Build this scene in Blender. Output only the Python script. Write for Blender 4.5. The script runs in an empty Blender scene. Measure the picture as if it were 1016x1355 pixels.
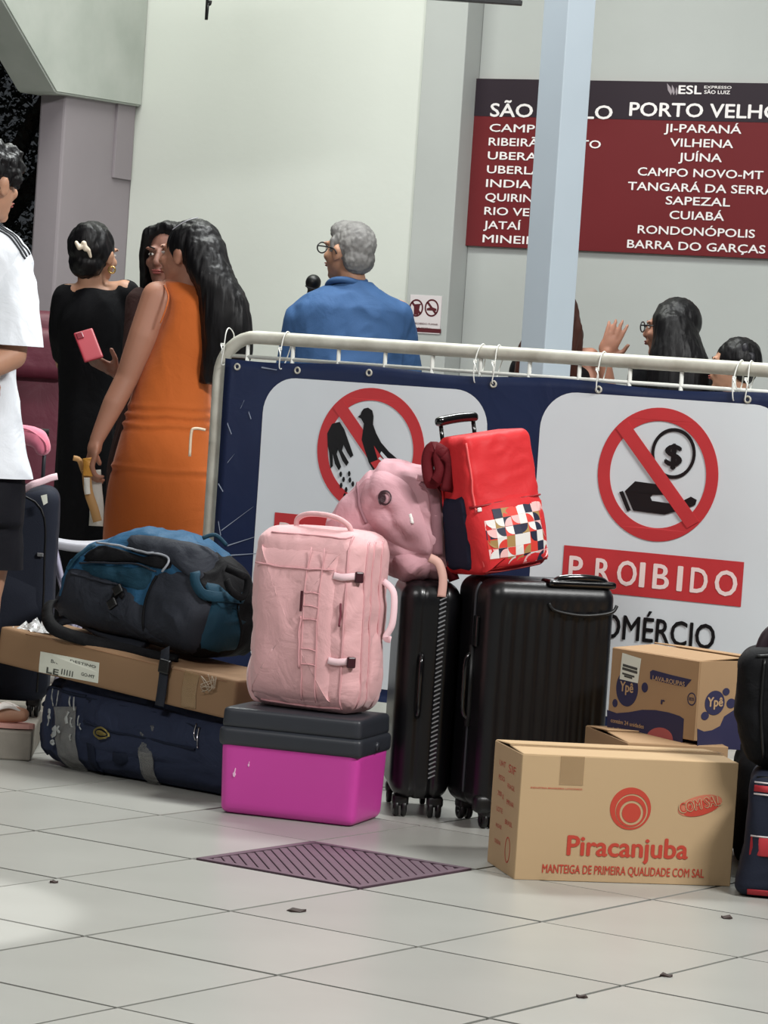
import bpy, bmesh, math, random
import numpy as np
from mathutils import Vector, Matrix, noise, Euler
from mathutils.bvhtree import BVHTree
from mathutils.geometry import tessellate_polygon
random.seed(7)
R = math.radians
SC = bpy.context.scene
COL = SC.collection

# ------------------------------------------------------------------ camera
F_PX, PITCH, ROLL, CAM_H, CW, CH_ = 4141.4, .04335, .06632, 1.2, 508.0, 677.5
_cp, _sp, _cr, _sr = math.cos(PITCH), math.sin(PITCH), math.cos(ROLL), math.sin(ROLL)
FWD = Vector((0, _cp, -_sp)); R0 = Vector((1, 0, 0)); U0 = Vector((0, _sp, _cp))
RT = R0 * _cr + U0 * _sr; UP = U0 * _cr - R0 * _sr
CPOS = Vector((0, 0, CAM_H))
cam = bpy.data.cameras.new('camera'); camo = bpy.data.objects.new('camera', cam); COL.objects.link(camo)
cam.sensor_fit = 'VERTICAL'; cam.sensor_height = 24.0; cam.lens = 24.0 * F_PX / 1355.0
cam.clip_start = .1; cam.clip_end = 200
m = Matrix((RT, UP, -FWD)).transposed().to_4x4(); m.translation = CPOS
camo.matrix_world = m
SC.camera = camo

# ------------------------------------------------------------------ world, lights, exposure
w = bpy.data.worlds.new('world'); SC.world = w; w.use_nodes = True
bg = w.node_tree.nodes['Background']; bg.inputs[0].default_value = (.75, .82, .90, 1); bg.inputs[1].default_value = .045
SC.view_settings.view_transform = 'Standard'; SC.view_settings.look = 'None'
SC.view_settings.gamma = 1; SC.view_settings.use_curve_mapping = False
SC.view_settings.exposure = 0.07

def area(name, loc, target, sx, sy, power, col):
    l = bpy.data.lights.new(name, 'AREA'); l.shape = 'RECTANGLE'; l.size = sx; l.size_y = sy
    l.energy = power; l.color = col
    o = bpy.data.objects.new(name, l); COL.objects.link(o); o.location = loc
    d = Vector(target) - Vector(loc); o.rotation_euler = d.to_track_quat('-Z', 'Y').to_euler()
    return o
area('canopy_lamp', (3.2, 5.2, 4.6), (.3, 9.5, .6), 1.6, .5, 315, (1, 1, .98))
area('canopy_lamp', (-2.6, 3.2, 4.8), (-.4, 9.0, .4), 1.6, .6, 140, (1, .98, .96))
area('canopy_lamp', (-1.0, 11.9, 5.3), (-.6, 13.4, 1.2), 2.6, .3, 150, (.97, 1, .93))
area('canopy_lamp', (.3, 10.7, 4.7), (.1, 8.0, 0), 2.6, .4, 185, (.97, 1, 1))
sp = bpy.data.lights.new('added_floor_spot', 'SPOT'); sp.energy = 620; sp.spot_size = R(14.5); sp.spot_blend = .25; sp.shadow_soft_size = .03  # unseen spot added to throw the bright floor patch at lower left
spo = bpy.data.objects.new('added_floor_spot', sp); COL.objects.link(spo); spo.location = (-2.3, 5.6, 4.3)
spo.rotation_euler = (Vector((-1.18, 6.6, 0)) - spo.location).to_track_quat('-Z', 'Y').to_euler()

# ------------------------------------------------------------------ pixel helpers (real distances are chosen by hand)
def ray(u, v): return FWD + RT * ((u - CW) / F_PX) - UP * ((v - CH_) / F_PX)
def at(u, v, Y):
    d = ray(u, v); return CPOS + d * (Y / d.y)
def gnd(u, v, z=0):
    d = ray(u, v); return CPOS + d * ((z - CAM_H) / d.z)
def hit_plane(u, v, p, n):
    d = ray(u, v); return CPOS + d * ((Vector(p) - CPOS).dot(n) / d.dot(n))

# ------------------------------------------------------------------ materials
MATS = {}
def mat(name, col, rough=.6, metal=0, var=0, vscale=8, bump=0, bscale=60, col2=None, stretch=(1, 1, 1),
        sss=0, coat=0, sheen=0, trans=0, alpha=1, rand=0, wrinkle=0, wscale=6):
    if name in MATS: return MATS[name]
    m = bpy.data.materials.new(name); m.use_nodes = True; nt = m.node_tree; b = nt.nodes['Principled BSDF']
    def N(t, **k):
        n = nt.nodes.new(t)
        for a, v in k.items(): setattr(n, a, v)
        return n
    c = tuple(((x / 255) / 12.92 if x / 255 <= .04045 else ((x / 255 + .055) / 1.055) ** 2.4) for x in col)
    b.inputs['Base Color'].default_value = (*c, 1)
    b.inputs['Roughness'].default_value = rough; b.inputs['Metallic'].default_value = metal
    if (rough >= .55 and bump and not metal) or 'hair' in name or 'cloth' in name or 'shorts' in name: b.inputs['Specular IOR Level'].default_value = .18 if 'hair' not in name else .28
    if sss: b.inputs['Subsurface Weight'].default_value = sss; b.inputs['Subsurface Radius'].default_value = (.01, .004, .002); b.inputs['Subsurface Scale'].default_value = 1
    if coat: b.inputs['Coat Weight'].default_value = coat
    if sheen: b.inputs['Sheen Weight'].default_value = sheen
    if trans: b.inputs['Transmission Weight'].default_value = trans
    if alpha < 1: b.inputs['Alpha'].default_value = alpha
    tc = N('ShaderNodeTexCoord'); mp = N('ShaderNodeMapping'); mp.inputs['Scale'].default_value = stretch
    nt.links.new(tc.outputs['Object'], mp.inputs['Vector'])
    cur = None
    if var or col2 or rand:
        c2 = tuple(((x / 255) / 12.92 if x / 255 <= .04045 else ((x / 255 + .055) / 1.055) ** 2.4) for x in (col2 or tuple(max(0, x * .72) for x in col)))
        no = N('ShaderNodeTexNoise'); no.inputs['Scale'].default_value = vscale; no.inputs['Detail'].default_value = 5
        nt.links.new(mp.outputs[0], no.inputs['Vector'])
        cr = N('ShaderNodeValToRGB'); cr.color_ramp.elements[0].position = .5 - .22; cr.color_ramp.elements[1].position = .5 + .25
        cr.color_ramp.elements[0].color = (*[c[i] * (1 - var) + c2[i] * var for i in range(3)], 1); cr.color_ramp.elements[1].color = (*c, 1)
        nt.links.new(no.outputs['Fac'], cr.inputs['Fac']); cur = cr.outputs[0]
        if rand:
            oi = N('ShaderNodeObjectInfo'); hs = N('ShaderNodeHueSaturation')
            mr = N('ShaderNodeMapRange'); mr.inputs['To Min'].default_value = 1 - rand; mr.inputs['To Max'].default_value = 1 + rand
            nt.links.new(oi.outputs['Random'], mr.inputs['Value']); nt.links.new(mr.outputs[0], hs.inputs['Value'])
            nt.links.new(cur, hs.inputs['Color']); cur = hs.outputs[0]
        nt.links.new(cur, b.inputs['Base Color'])
    last = None
    for s, d, st in ((bscale, bump, .002), (wscale, wrinkle, .02)):
        if d:
            no = N('ShaderNodeTexNoise'); no.inputs['Scale'].default_value = s; no.inputs['Detail'].default_value = 4
            if st == .02: no.inputs['Distortion'].default_value = 1.2
            nt.links.new(mp.outputs[0], no.inputs['Vector'])
            bu = N('ShaderNodeBump'); bu.inputs['Strength'].default_value = d; bu.inputs['Distance'].default_value = st
            nt.links.new(no.outputs['Fac'], bu.inputs['Height'])
            if last: nt.links.new(last, bu.inputs['Normal'])
            last = bu.outputs[0]
    if last: nt.links.new(last, b.inputs['Normal'])
    MATS[name] = m; return m

WALL = mat('wall_paint', (208, 211, 205), .75, var=.25, vscale=1.3, bump=.35, bscale=25, col2=(192, 196, 188))
WALL2 = mat('wall_paint_grey', (178, 181, 179), .75, var=.2, vscale=1.5, bump=.3, bscale=25)
PIER = mat('pier_shaded_mauve', (150, 142, 147), .8, var=.2, vscale=2, bump=.3, bscale=30)  # mauve-grey puts the shade on the pier face into its colour
BEAM = mat('beam_concrete', (182, 186, 180), .8, var=.5, vscale=5, bump=.7, bscale=18, col2=(150, 158, 150))
TILE = mat('floor_tile', (168, 168, 162), .30, var=.4, vscale=3.5, bump=.05, bscale=30, col2=(150, 150, 144), rand=.07)
GROUT = mat('grout_dark', (44, 42, 40), .8, var=.3)
KERB = mat('kerb_concrete', (150, 144, 134), .85, var=.5, vscale=9, bump=.5)
STEEL = mat('galvanised_white_steel', (205, 204, 192), .45, var=.6, vscale=14, col2=(140, 132, 116), bump=.2)
WSTEEL = mat('white_painted_bar', (225, 226, 220), .45)
COLUMN = mat('column_paint_pale_blue', (188, 200, 210), .5, var=.12, vscale=3)
NAVYV = mat('navy_vinyl', (24, 38, 74), .45, var=.35, vscale=5, col2=(16, 27, 56), wrinkle=.25, wscale=4)
WHITEV = mat('white_vinyl', (226, 232, 236), .42, var=.12, vscale=3)
REDV = mat('red_print', (204, 58, 62), .45, var=.15, vscale=12)
BLACKV = mat('black_print', (14, 12, 14), .45)
CREAMV = mat('pale_print', (250, 226, 222), .5)
BLACKP = mat('black_plastic', (9, 9, 11), .42, bump=.15, bscale=160)
BLACKG = mat('black_gloss', (10, 10, 12), .18, coat=.5)
GREYP = mat('charcoal_plastic', (44, 47, 54), .45, var=.2, vscale=10)
CHROME = mat('chrome', (190, 190, 195), .2, 1)

# ------------------------------------------------------------------ mesh helpers
def link(name, me, mt, parent=None, smooth=True):
    o = bpy.data.objects.new(name, me); COL.objects.link(o)
    if mt is not None:
        for x in (mt if isinstance(mt, (list, tuple)) else [mt]): me.materials.append(x)
    if smooth: me.polygons.foreach_set('use_smooth', [True] * len(me.polygons))
    if parent is not None: o.parent = parent
    return o
def mk(name, V, Fc, mt, parent=None, smooth=True):
    me = bpy.data.meshes.new(name); me.from_pydata([tuple(v) for v in V], [], Fc); me.update()
    return link(name, me, mt, parent, smooth)
def frombm(name, bm, mt, parent=None, smooth=False):
    me = bpy.data.meshes.new(name); bm.to_mesh(me); bm.free(); return link(name, me, mt, parent, smooth)
def thing(name, label, cat, loc=(0, 0, 0), rz=0, group=None, rot=None):
    o = bpy.data.objects.new(name, None); COL.objects.link(o); o.empty_display_size = .1
    o.location = loc; o.rotation_euler = rot if rot else (0, 0, rz)
    o['label'] = label; o['category'] = cat
    if group: o['group'] = group
    bpy.context.view_layer.update()
    return o
def tag(o, label, cat, group=None):
    o['label'] = label; o['category'] = cat
    if group: o['group'] = group
    return o
def struct(o): o['kind'] = 'structure'; return o

def bm_box(bm, c, s, bev=0, seg=2, rot=None):
    r = bmesh.ops.create_cube(bm, size=1); vs = r['verts']
    bmesh.ops.scale(bm, vec=Vector(s), verts=vs)
    if bev:
        es = list({e for v in vs for e in v.link_edges})
        g = bmesh.ops.bevel(bm, geom=es, offset=bev, segments=seg, affect='EDGES', profile=.5)
        vs = list({v for f in g['faces'] for v in f.verts} | {v for v in vs if v.is_valid})
        # all verts of this island
        seen = set(vs); st = list(vs)
        while st:
            v = st.pop()
            for e in v.link_edges:
                ov = e.other_vert(v)
                if ov not in seen: seen.add(ov); st.append(ov)
        vs = list(seen)
    if rot: bmesh.ops.rotate(bm, cent=(0, 0, 0), matrix=Euler(rot).to_matrix(), verts=vs)
    bmesh.ops.translate(bm, vec=Vector(c), verts=vs)
    return vs
def box(name, c, s, mt, parent=None, bev=.002, seg=2, rot=None, smooth=False):
    bm = bmesh.new(); bm_box(bm, c, s, bev, seg, rot); return frombm(name, bm, mt, parent, smooth)

def catmull(P, n=8, closed=False):
    P = [Vector(p) for p in P]; out = []
    N = len(P); rng = range(N if closed else N - 1)
    for i in rng:
        if closed: a, b, c, d = P[(i - 1) % N], P[i], P[(i + 1) % N], P[(i + 2) % N]
        else: a, b, c, d = P[max(i - 1, 0)], P[i], P[i + 1], P[min(i + 2, N - 1)]
        for k in range(n):
            t = k / n
            out.append(.5 * ((2 * b) + (c - a) * t + (2 * a - 5 * b + 4 * c - d) * t * t + (3 * b - a - 3 * c + d) * t ** 3))
    if not closed: out.append(P[-1].copy())
    return out
def tube_data(P, r, seg=10, closed=False, V=None, Fc=None):
    V = [] if V is None else V; Fc = [] if Fc is None else Fc
    P = [Vector(p) for p in P]; n = len(P); base = len(V)
    rr = r if isinstance(r, (list, tuple)) else [r] * n
    nrm = None
    for i in range(n):
        if closed: t = P[(i + 1) % n] - P[(i - 1) % n]
        else: t = P[min(i + 1, n - 1)] - P[max(i - 1, 0)]
        if t.length < 1e-9: t = Vector((0, 0, 1))
        t.normalize()
        if nrm is None:
            nrm = t.orthogonal().normalized()
        else:
            nrm = (nrm - t * nrm.dot(t))
            nrm = nrm.normalized() if nrm.length > 1e-6 else t.orthogonal().normalized()
        bn = t.cross(nrm)
        for k in range(seg):
            a = 2 * math.pi * k / seg
            V.append(P[i] + (nrm * math.cos(a) + bn * math.sin(a)) * rr[i])
    for i in range(n if closed else n - 1):
        j = (i + 1) % n
        for k in range(seg):
            l = (k + 1) % seg
            Fc.append((base + i * seg + k, base + i * seg + l, base + j * seg + l, base + j * seg + k))
    if not closed:
        Fc.append(tuple(base + k for k in range(seg))[::-1]); Fc.append(tuple(base + (n - 1) * seg + k for k in range(seg)))
    return V, Fc
def tube(name, P, r, mt, parent=None, seg=10, smooth_path=0, closed=False):
    if smooth_path: P = catmull(P, smooth_path, closed)
    V, Fc = tube_data(P, r, seg, closed); return mk(name, V, Fc, mt, parent)
def ribbon(name, P, Nn, w, t, mt, parent=None):
    # flat strap following P with surface normals Nn
    V = []; Fc = []; n = len(P)
    for i in range(n):
        tg = (P[min(i + 1, n - 1)] - P[max(i - 1, 0)]).normalized(); nn = Nn[i]
        s = tg.cross(nn).normalized(); ww = w[i] if isinstance(w, (list, tuple)) else w
        for a, b in ((-1, 0), (-.9, 1), (.9, 1), (1, 0), (.9, -.6), (-.9, -.6)):
            V.append(P[i] + s * (a * ww / 2) + nn * (b * t))
    for i in range(n - 1):
        for k in range(6):
            l = (k + 1) % 6; Fc.append((i * 6 + k, (i + 1) * 6 + k, (i + 1) * 6 + l, i * 6 + l))
    Fc.append(tuple(range(6))); Fc.append(tuple((n - 1) * 6 + k for k in range(6))[::-1])
    return mk(name, V, Fc, mt, parent)

def flat(name, polys, mt, parent=None, y=0, t=.0012, T=None):
    """printed or cut shape: polygons (list of loops, the first one the outline, the others holes) in local x,z, facing -Y, thickness t"""
    V = []; Fc = []
    for loops in polys:
        loops = [[Vector((p[0], p[1], 0)) for p in L] for L in loops]
        tri = tessellate_polygon(loops)
        flatl = [p for L in loops for p in L]; b = len(V); n = len(flatl)
        for p in flatl: V.append((p.x, y - t, p.y))
        for p in flatl: V.append((p.x, y, p.y))
        for a in tri:
            p, q, r = (flatl[i] for i in a)
            cr = (q - p).cross(r - p).z
            a = tuple(a) if cr > 0 else tuple(a)[::-1]
            Fc.append(tuple(b + i for i in a)); Fc.append(tuple(b + n + i for i in a[::-1]))
        o = 0
        for L in loops:
            k = len(L)
            for i in range(k): Fc.append((b + o + i, b + o + (i + 1) % k, b + n + o + (i + 1) % k, b + n + o + i))
            o += k
    if T: V = [T(Vector(v)) for v in V]
    return mk(name, V, Fc, mt, parent, smooth=False)
def circ(cx, cz, rx, rz=None, n=48, a0=0, a1=360, rot=0):
    rz = rz or rx; out = []
    full = abs(a1 - a0) >= 360
    for i in range(n if full else n + 1):
        a = R(a0 + (a1 - a0) * i / n); x, z = rx * math.cos(a), rz * math.sin(a)
        out.append((cx + x * math.cos(rot) - z * math.sin(rot), cz + x * math.sin(rot) + z * math.cos(rot)))
    return out
def rrect(x0, z0, x1, z1, r, n=8):
    out = []
    for cx, cz, a in ((x1 - r, z1 - r, 0), (x0 + r, z1 - r, 90), (x0 + r, z0 + r, 180), (x1 - r, z0 + r, 270)):
        for i in range(n + 1): out.append((cx + r * math.cos(R(a + 90 * i / n)), cz + r * math.sin(R(a + 90 * i / n))))
    return out

_H = {}
def text(name, s, mt, parent, x0, x1, z0, cap, y=0, bold=.0, space=1, t=.0008, T=None, align=0, shear=0, maxw=None):
    """lettering fitted to x0..x1 with its baseline at z0 and capital height cap, facing -Y"""
    cu = bpy.data.curves.new('t', 'FONT'); cu.body = s; cu.size = 1; cu.offset = 0; cu.space_character = space
    cu.extrude = 0; cu.resolution_u = 3; cu.shear = shear
    o = bpy.data.objects.new('t', cu); COL.objects.link(o)
    dg = bpy.context.evaluated_depsgraph_get(); me = bpy.data.meshes.new_from_object(o.evaluated_get(dg))
    bpy.data.objects.remove(o); bpy.data.curves.remove(cu)
    co = np.empty(len(me.vertices) * 3); me.vertices.foreach_get('co', co); co = co.reshape(-1, 3)
    xa, xb = co[:, 0].min(), co[:, 0].max(); k = cap / .70
    sx = (x1 - x0) / (xb - xa) if x1 is not None else k
    X = x0 + (co[:, 0] - xa) * sx; Z = z0 + co[:, 1] * k
    F0 = [tuple(p.vertices) for p in me.polygons]; bpy.data.meshes.remove(me); V = []; Fc = []
    # heavier strokes: the same outline laid down a few times, a stroke's fraction apart
    bo = bold * cap * 1.3
    for k, (ox, oz) in enumerate(((0, 0), (-1, 0), (1, 0), (0, -.7), (0, .7)) if bold else ((0, 0),)):
        b = len(V); V += [Vector((X[i] + ox * bo, y - t - k * .00002, Z[i] + oz * bo)) for i in range(len(X))]
        Fc += [tuple(b + i for i in f) for f in F0]
    if T: V = [T(v) for v in V]
    return mk(name, V, Fc, mt, parent, smooth=False)

# ------------------------------------------------------------------ soft bags
def rbox(size, r, n=(24, 24, 24), deform=None):
    """rounded box centred on x,y with its base at z=0, cube topology, then deform(p)->p"""
    sx, sy, sz = (s / 2 for s in size); idx = {}; V = []; Fc = []
    def mapc(i, n_): 
        t = -1 + 2 * i / n_
        return math.sin(t * math.pi / 2) * .55 + t * .45
    def vid(i, j, k):
        key = (i, j, k)
        if key in idx: return idx[key]
        p = Vector((mapc(i, n[0]) * sx, mapc(j, n[1]) * sy, mapc(k, n[2]) * sz))
        q = Vector((max(-sx + r, min(sx - r, p.x)), max(-sy + r, min(sy - r, p.y)), max(-sz + r, min(sz - r, p.z))))
        d = p - q
        if d.length > 1e-9: p = q + d.normalized() * r
        p.z += sz
        idx[key] = len(V); V.append(p); return idx[key]
    a, b, c = n
    for i in range(a):
        for j in range(b):
            Fc.append((vid(i, j, 0), vid(i, j + 1, 0), vid(i + 1, j + 1, 0), vid(i + 1, j, 0)))
            Fc.append((vid(i, j, c), vid(i + 1, j, c), vid(i + 1, j + 1, c), vid(i, j + 1, c)))
    for i in range(a):
        for k in range(c):
            Fc.append((vid(i, 0, k), vid(i + 1, 0, k), vid(i + 1, 0, k + 1), vid(i, 0, k + 1)))
            Fc.append((vid(i, b, k), vid(i, b, k + 1), vid(i + 1, b, k + 1), vid(i + 1, b, k)))
    for j in range(b):
        for k in range(c):
            Fc.append((vid(0, j, k), vid(0, j, k + 1), vid(0, j + 1, k + 1), vid(0, j + 1, k)))
            Fc.append((vid(a, j, k), vid(a, j + 1, k), vid(a, j + 1, k + 1), vid(a, j, k + 1)))
    if deform: V = [deform(v) for v in V]
    return V, Fc
def crease(p, amp=.006, s=9, seed=0, st=(1, 1, 1)):
    q = Vector((p.x * s * st[0] + seed, p.y * s * st[1] + seed * .7, p.z * s * st[2] - seed))
    w_ = noise.noise_vector(q * .6) * .6
    a = noise.noise(q + w_); b = 1 - abs(noise.noise(q * 1.9 + w_ * 2)) * 2.2
    return amp * (a + .6 * b)
class Surf:
    def __init__(s, V, Fc): s.b = BVHTree.FromPolygons([tuple(v) for v in V], Fc)
    def cast(s, o, d):
        h = s.b.ray_cast(Vector(o), Vector(d))
        if h[0] is None:
            n = s.b.find_nearest(Vector(o) + Vector(d) * 2); return n[0], n[1]
        return h[0], (h[1] if h[1].dot(Vector(d)) < 0 else -h[1])
    def front(s, x, z): return s.cast((x, -2, z), (0, 1, 0))
    def right(s, y, z): return s.cast((2, y, z), (-1, 0, 0))
    def left(s, y, z): return s.cast((-2, y, z), (1, 0, 0))
    def top(s, x, y): return s.cast((x, y, 3), (0, 0, -1))
    def near(s, p):
        h = s.b.find_nearest(Vector(p)); return h[0], h[1]
def seam(S, side, pts, r, mt, parent, name='seam', n=6, off=0, closed=False):
    P = catmull([Vector((*p, 0)) for p in pts], n, closed); out = []
    for p in P:
        h, nn = getattr(S, side)(p.x, p.y); out.append(h + nn * off)
    V, Fc = tube_data(out, r, 6, closed); return mk(name, V, Fc, mt, parent)
def strap(S, side, pts, w, t, mt, parent, name='strap', n=6, off=.001):
    P = catmull([Vector((*p, 0)) for p in pts], n); out = []; N = []
    for p in P:
        h, nn = getattr(S, side)(p.x, p.y); out.append(h + nn * off); N.append(nn)
    return ribbon(name, out, N, w, t, mt, parent)
def panel(S, side, outline, mt, parent, name='panel', bulge=.004, rings=9, edge=.0015, power=2, smooth=4, nseed=None, amp=.0):
    O = catmull([Vector((*p, 0)) for p in outline], smooth, True) if smooth else [Vector((*p, 0)) for p in outline]
    c = sum(O, Vector()) / len(O); V = []; Fc = []; n = len(O)
    for k in range(rings + 1):
        s = 1 - (k / rings)
        for p in O:
            q = c + (p - c) * (s if k < rings else .001)
            h, nn = getattr(S, side)(q.x, q.y)
            off = edge + bulge * (1 - s ** power)
            if k == 0: off = -.001
            if nseed is not None: off += crease(h, amp, 14, nseed) * (1 - s)
            V.append(h + nn * off)
    for k in range(rings):
        for i in range(n):
            j = (i + 1) % n; Fc.append((k * n + i, k * n + j, (k + 1) * n + j, (k + 1) * n + i))
    # orientation
    p0, p1, p2 = V[0], V[1], V[n + 1]
    h, nn = getattr(S, side)(O[0].x, O[0].y)
    if (p1 - p0).cross(p2 - p0).dot(nn) < 0: Fc = [f[::-1] for f in Fc]
    return mk(name, V, Fc, mt, parent)

# ------------------------------------------------------------------ voxel-joined organic shapes
def cap_data(V, Fc, p0, p1, r0, r1, seg=16, rg=5):
    p0 = Vector(p0); p1 = Vector(p1); ax = p1 - p0
    if ax.length < 1e-6: ax = Vector((0, 0, 1e-5))
    t = ax.normalized(); a = t.orthogonal().normalized(); b = t.cross(a); base = len(V)
    rows = []
    for i in range(rg + 1):
        th = math.pi / 2 * (1 - i / rg); rows.append((p0 - t * (r0 * math.sin(th)), max(r0 * math.cos(th), 1e-5)))
    for i in range(rg + 1):
        th = math.pi / 2 * (i / rg); rows.append((p1 + t * (r1 * math.sin(th)), max(r1 * math.cos(th), 1e-5)))
    for c, r in rows:
        for k in range(seg):
            an = 2 * math.pi * k / seg; V.append(c + a * (r * math.cos(an)) + b * (r * math.sin(an)))
    for i in range(len(rows) - 1):
        for k in range(seg):
            l = (k + 1) % seg; Fc.append((base + i * seg + k, base + i * seg + l, base + (i + 1) * seg + l, base + (i + 1) * seg + k))
    Fc.append(tuple(base + k for k in range(seg))[::-1]); e = base + (len(rows) - 1) * seg; Fc.append(tuple(e + k for k in range(seg)))
def ell_data(V, Fc, c, r, M=None, seg=20, rg=12):
    c = Vector(c); base = len(V)
    for i in range(rg + 1):
        th = math.pi * i / rg
        for k in range(seg):
            an = 2 * math.pi * k / seg
            p = Vector((r[0] * max(math.sin(th), 1e-3) * math.cos(an), r[1] * max(math.sin(th), 1e-3) * math.sin(an), -r[2] * math.cos(th)))
            if M: p = M @ p
            V.append(c + p)
    for i in range(rg):
        for k in range(seg):
            l = (k + 1) % seg; Fc.append((base + i * seg + k, base + i * seg + l, base + (i + 1) * seg + l, base + (i + 1) * seg + k))
    Fc.append(tuple(base + k for k in range(seg))[::-1]); e = base + rg * seg; Fc.append(tuple(e + k for k in range(seg)))
def loft_data(V, Fc, rings, seg=36, pw=2.2):
    """rings: (z,cx,cy,rx,ry)"""
    base = len(V)
    for z, cx, cy, rx, ry in rings:
        for k in range(seg):
            a = 2 * math.pi * k / seg; ca, sa = math.cos(a), math.sin(a)
            x = math.copysign(abs(ca) ** (2 / pw), ca) * rx; y = math.copysign(abs(sa) ** (2 / pw), sa) * ry
            V.append(Vector((cx + x, cy + y, z)))
    for i in range(len(rings) - 1):
        up = rings[i + 1][0] > rings[i][0]
        for k in range(seg):
            l = (k + 1) % seg; f = (base + i * seg + k, base + i * seg + l, base + (i + 1) * seg + l, base + (i + 1) * seg + k)
            Fc.append(f if up else f[::-1])
    lo = tuple(base + k for k in range(seg)); hi = tuple(base + (len(rings) - 1) * seg + k for k in range(seg))
    if rings[-1][0] > rings[0][0]: Fc.append(lo[::-1]); Fc.append(hi)
    else: Fc.append(lo); Fc.append(hi[::-1])
def smooth_rings(rings, n=4):
    P = [np.array(r, float) for r in rings]; out = []
    for i in range(len(P) - 1):
        a, b, c, d = P[max(i - 1, 0)], P[i], P[i + 1], P[min(i + 2, len(P) - 1)]
        for k in range(n):
            t = k / n; q = .5 * (2 * b + (c - a) * t + (2 * a - 5 * b + 4 * c - d) * t * t + (3 * b - a - 3 * c + d) * t ** 3)
            q[0] = b[0] + (c[0] - b[0]) * t; out.append(tuple(q))
    out.append(tuple(P[-1])); return out
class Org:
    def __init__(s): s.V = []; s.F = []
    def cap(s, a, b, r0, r1=None): cap_data(s.V, s.F, a, b, r0, r0 if r1 is None else r1); return s
    def ell(s, c, r, M=None): ell_data(s.V, s.F, c, r, M); return s
    def loft(s, rings, seg=36, pw=2.2, sm=4): loft_data(s.V, s.F, smooth_rings(rings, sm) if sm else rings, seg, pw); return s
    def chain(s, pts, rr):
        for i in range(len(pts) - 1): s.cap(pts[i], pts[i + 1], rr[i], rr[i + 1])
        return s
    def build(s, name, mt, parent, vox=.006, sm=6, disp=None, cuts=()):
        me = bpy.data.meshes.new('tmp'); me.from_pydata([tuple(v) for v in s.V], [], s.F); me.update()
        o = bpy.data.objects.new('tmp', me); COL.objects.link(o)
        md = o.modifiers.new('r', 'REMESH'); md.mode = 'VOXEL'; md.voxel_size = vox
        if sm: ms = o.modifiers.new('s', 'SMOOTH'); ms.iterations = sm; ms.factor = .5
        dg = bpy.context.evaluated_depsgraph_get(); res = bpy.data.meshes.new_from_object(o.evaluated_get(dg))
        bpy.data.objects.remove(o); bpy.data.meshes.remove(me); res.name = name; res.materials.clear()
        if disp:
            nv = len(res.vertices); co = np.empty(nv * 3); res.vertices.foreach_get('co', co); co = co.reshape(-1, 3)
            no = np.empty(nv * 3); res.vertices.foreach_get('normal', no); no = no.reshape(-1, 3)
            d = np.array([disp(Vector(c)) for c in co]); co += no * d[:, None]
            res.vertices.foreach_set('co', co.ravel()); res.update()
        if cuts:
            bm = bmesh.new(); bm.from_mesh(res)
            for pc, pn, fill in cuts:
                g = bmesh.ops.bisect_plane(bm, geom=bm.verts[:] + bm.edges[:] + bm.faces[:], plane_co=Vector(pc), plane_no=Vector(pn), clear_outer=True)
                if fill:
                    es = [e for e in g['geom_cut'] if isinstance(e, bmesh.types.BMEdge)]
                    bmesh.ops.holes_fill(bm, edges=es, sides=0)
            bm.to_mesh(res); bm.free()
        return link(name, res, mt, parent)

def LP(root, u, v, y=0.0):
    """local (x, z) where the sight line meets the plane local y = const of root (used once, to read sizes off the photograph)"""
    M = root.matrix_world; n = M.to_3x3() @ Vector((0, 1, 0)); p = M @ Vector((0, y, 0))
    q = M.inverted() @ hit_plane(u, v, p, n); return (q.x, q.z)
def LX(root, u, v, x=0.0):
    M = root.matrix_world; n = M.to_3x3() @ Vector((1, 0, 0)); p = M @ Vector((x, 0, 0))
    q = M.inverted() @ hit_plane(u, v, p, n); return (q.y, q.z)

# ================================================================== SETTING
# floor: grout bed with separate tiles
TA = .9705; TX, TY, TS = .92506 * 1.2, 5.93533 * 1.2, .5
bm = bmesh.new(); bm_box(bm, (0, 4, -.0575), (30, 36, .1), 0)
floor = struct(frombm('floor', bm, GROUT)); floor.location = (TX, TY, 0); floor.rotation_euler = (0, 0, TA); bpy.context.view_layer.update()
tb = bmesh.new(); bm_box(tb, (0, 0, -.0065), (TS - .009, TS - .009, .013), 0, 1)
tme = bpy.data.meshes.new('tile'); tb.to_mesh(tme); tb.free(); tme.materials.append(TILE)
rest = bmesh.new(); nt_ = 0
GR_L, GR_M = 2, 0
def cell_c(L, M): return Vector((-(M + .5) * TS, (L + .5) * TS, 0))
for L in range(-7, 24):
    for M in range(-14, 24):
        if (L, M) == (GR_L, GR_M): continue
        c = cell_c(L, M); wp = floor.matrix_world @ c
        d = wp - CPOS; z = d.dot(FWD)
        u = CW + F_PX * d.dot(RT) / z if z > .5 else 9e9; v = CH_ - F_PX * d.dot(UP) / z if z > .5 else 9e9
        if z > 4 and -330 < u < 1340 and wp.y < 9.6 and v < 1750:
            o = bpy.data.objects.new('tile', tme); COL.objects.link(o); o.parent = floor
            o.location = (c.x, c.y, random.uniform(-.0006, .0004)); o.rotation_euler = (random.uniform(-.0008, .0008), random.uniform(-.0008, .0008), 0); nt_ += 1
        elif -6 < wp.x < 8 and wp.y > 0: bm_box(rest, (c.x, c.y, -.006), (TS - .006, TS - .006, .012), 0)
o = frombm('tile', rest, TILE, floor); o['kind'] = 'stuff'
print('tiles', nt_)

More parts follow.
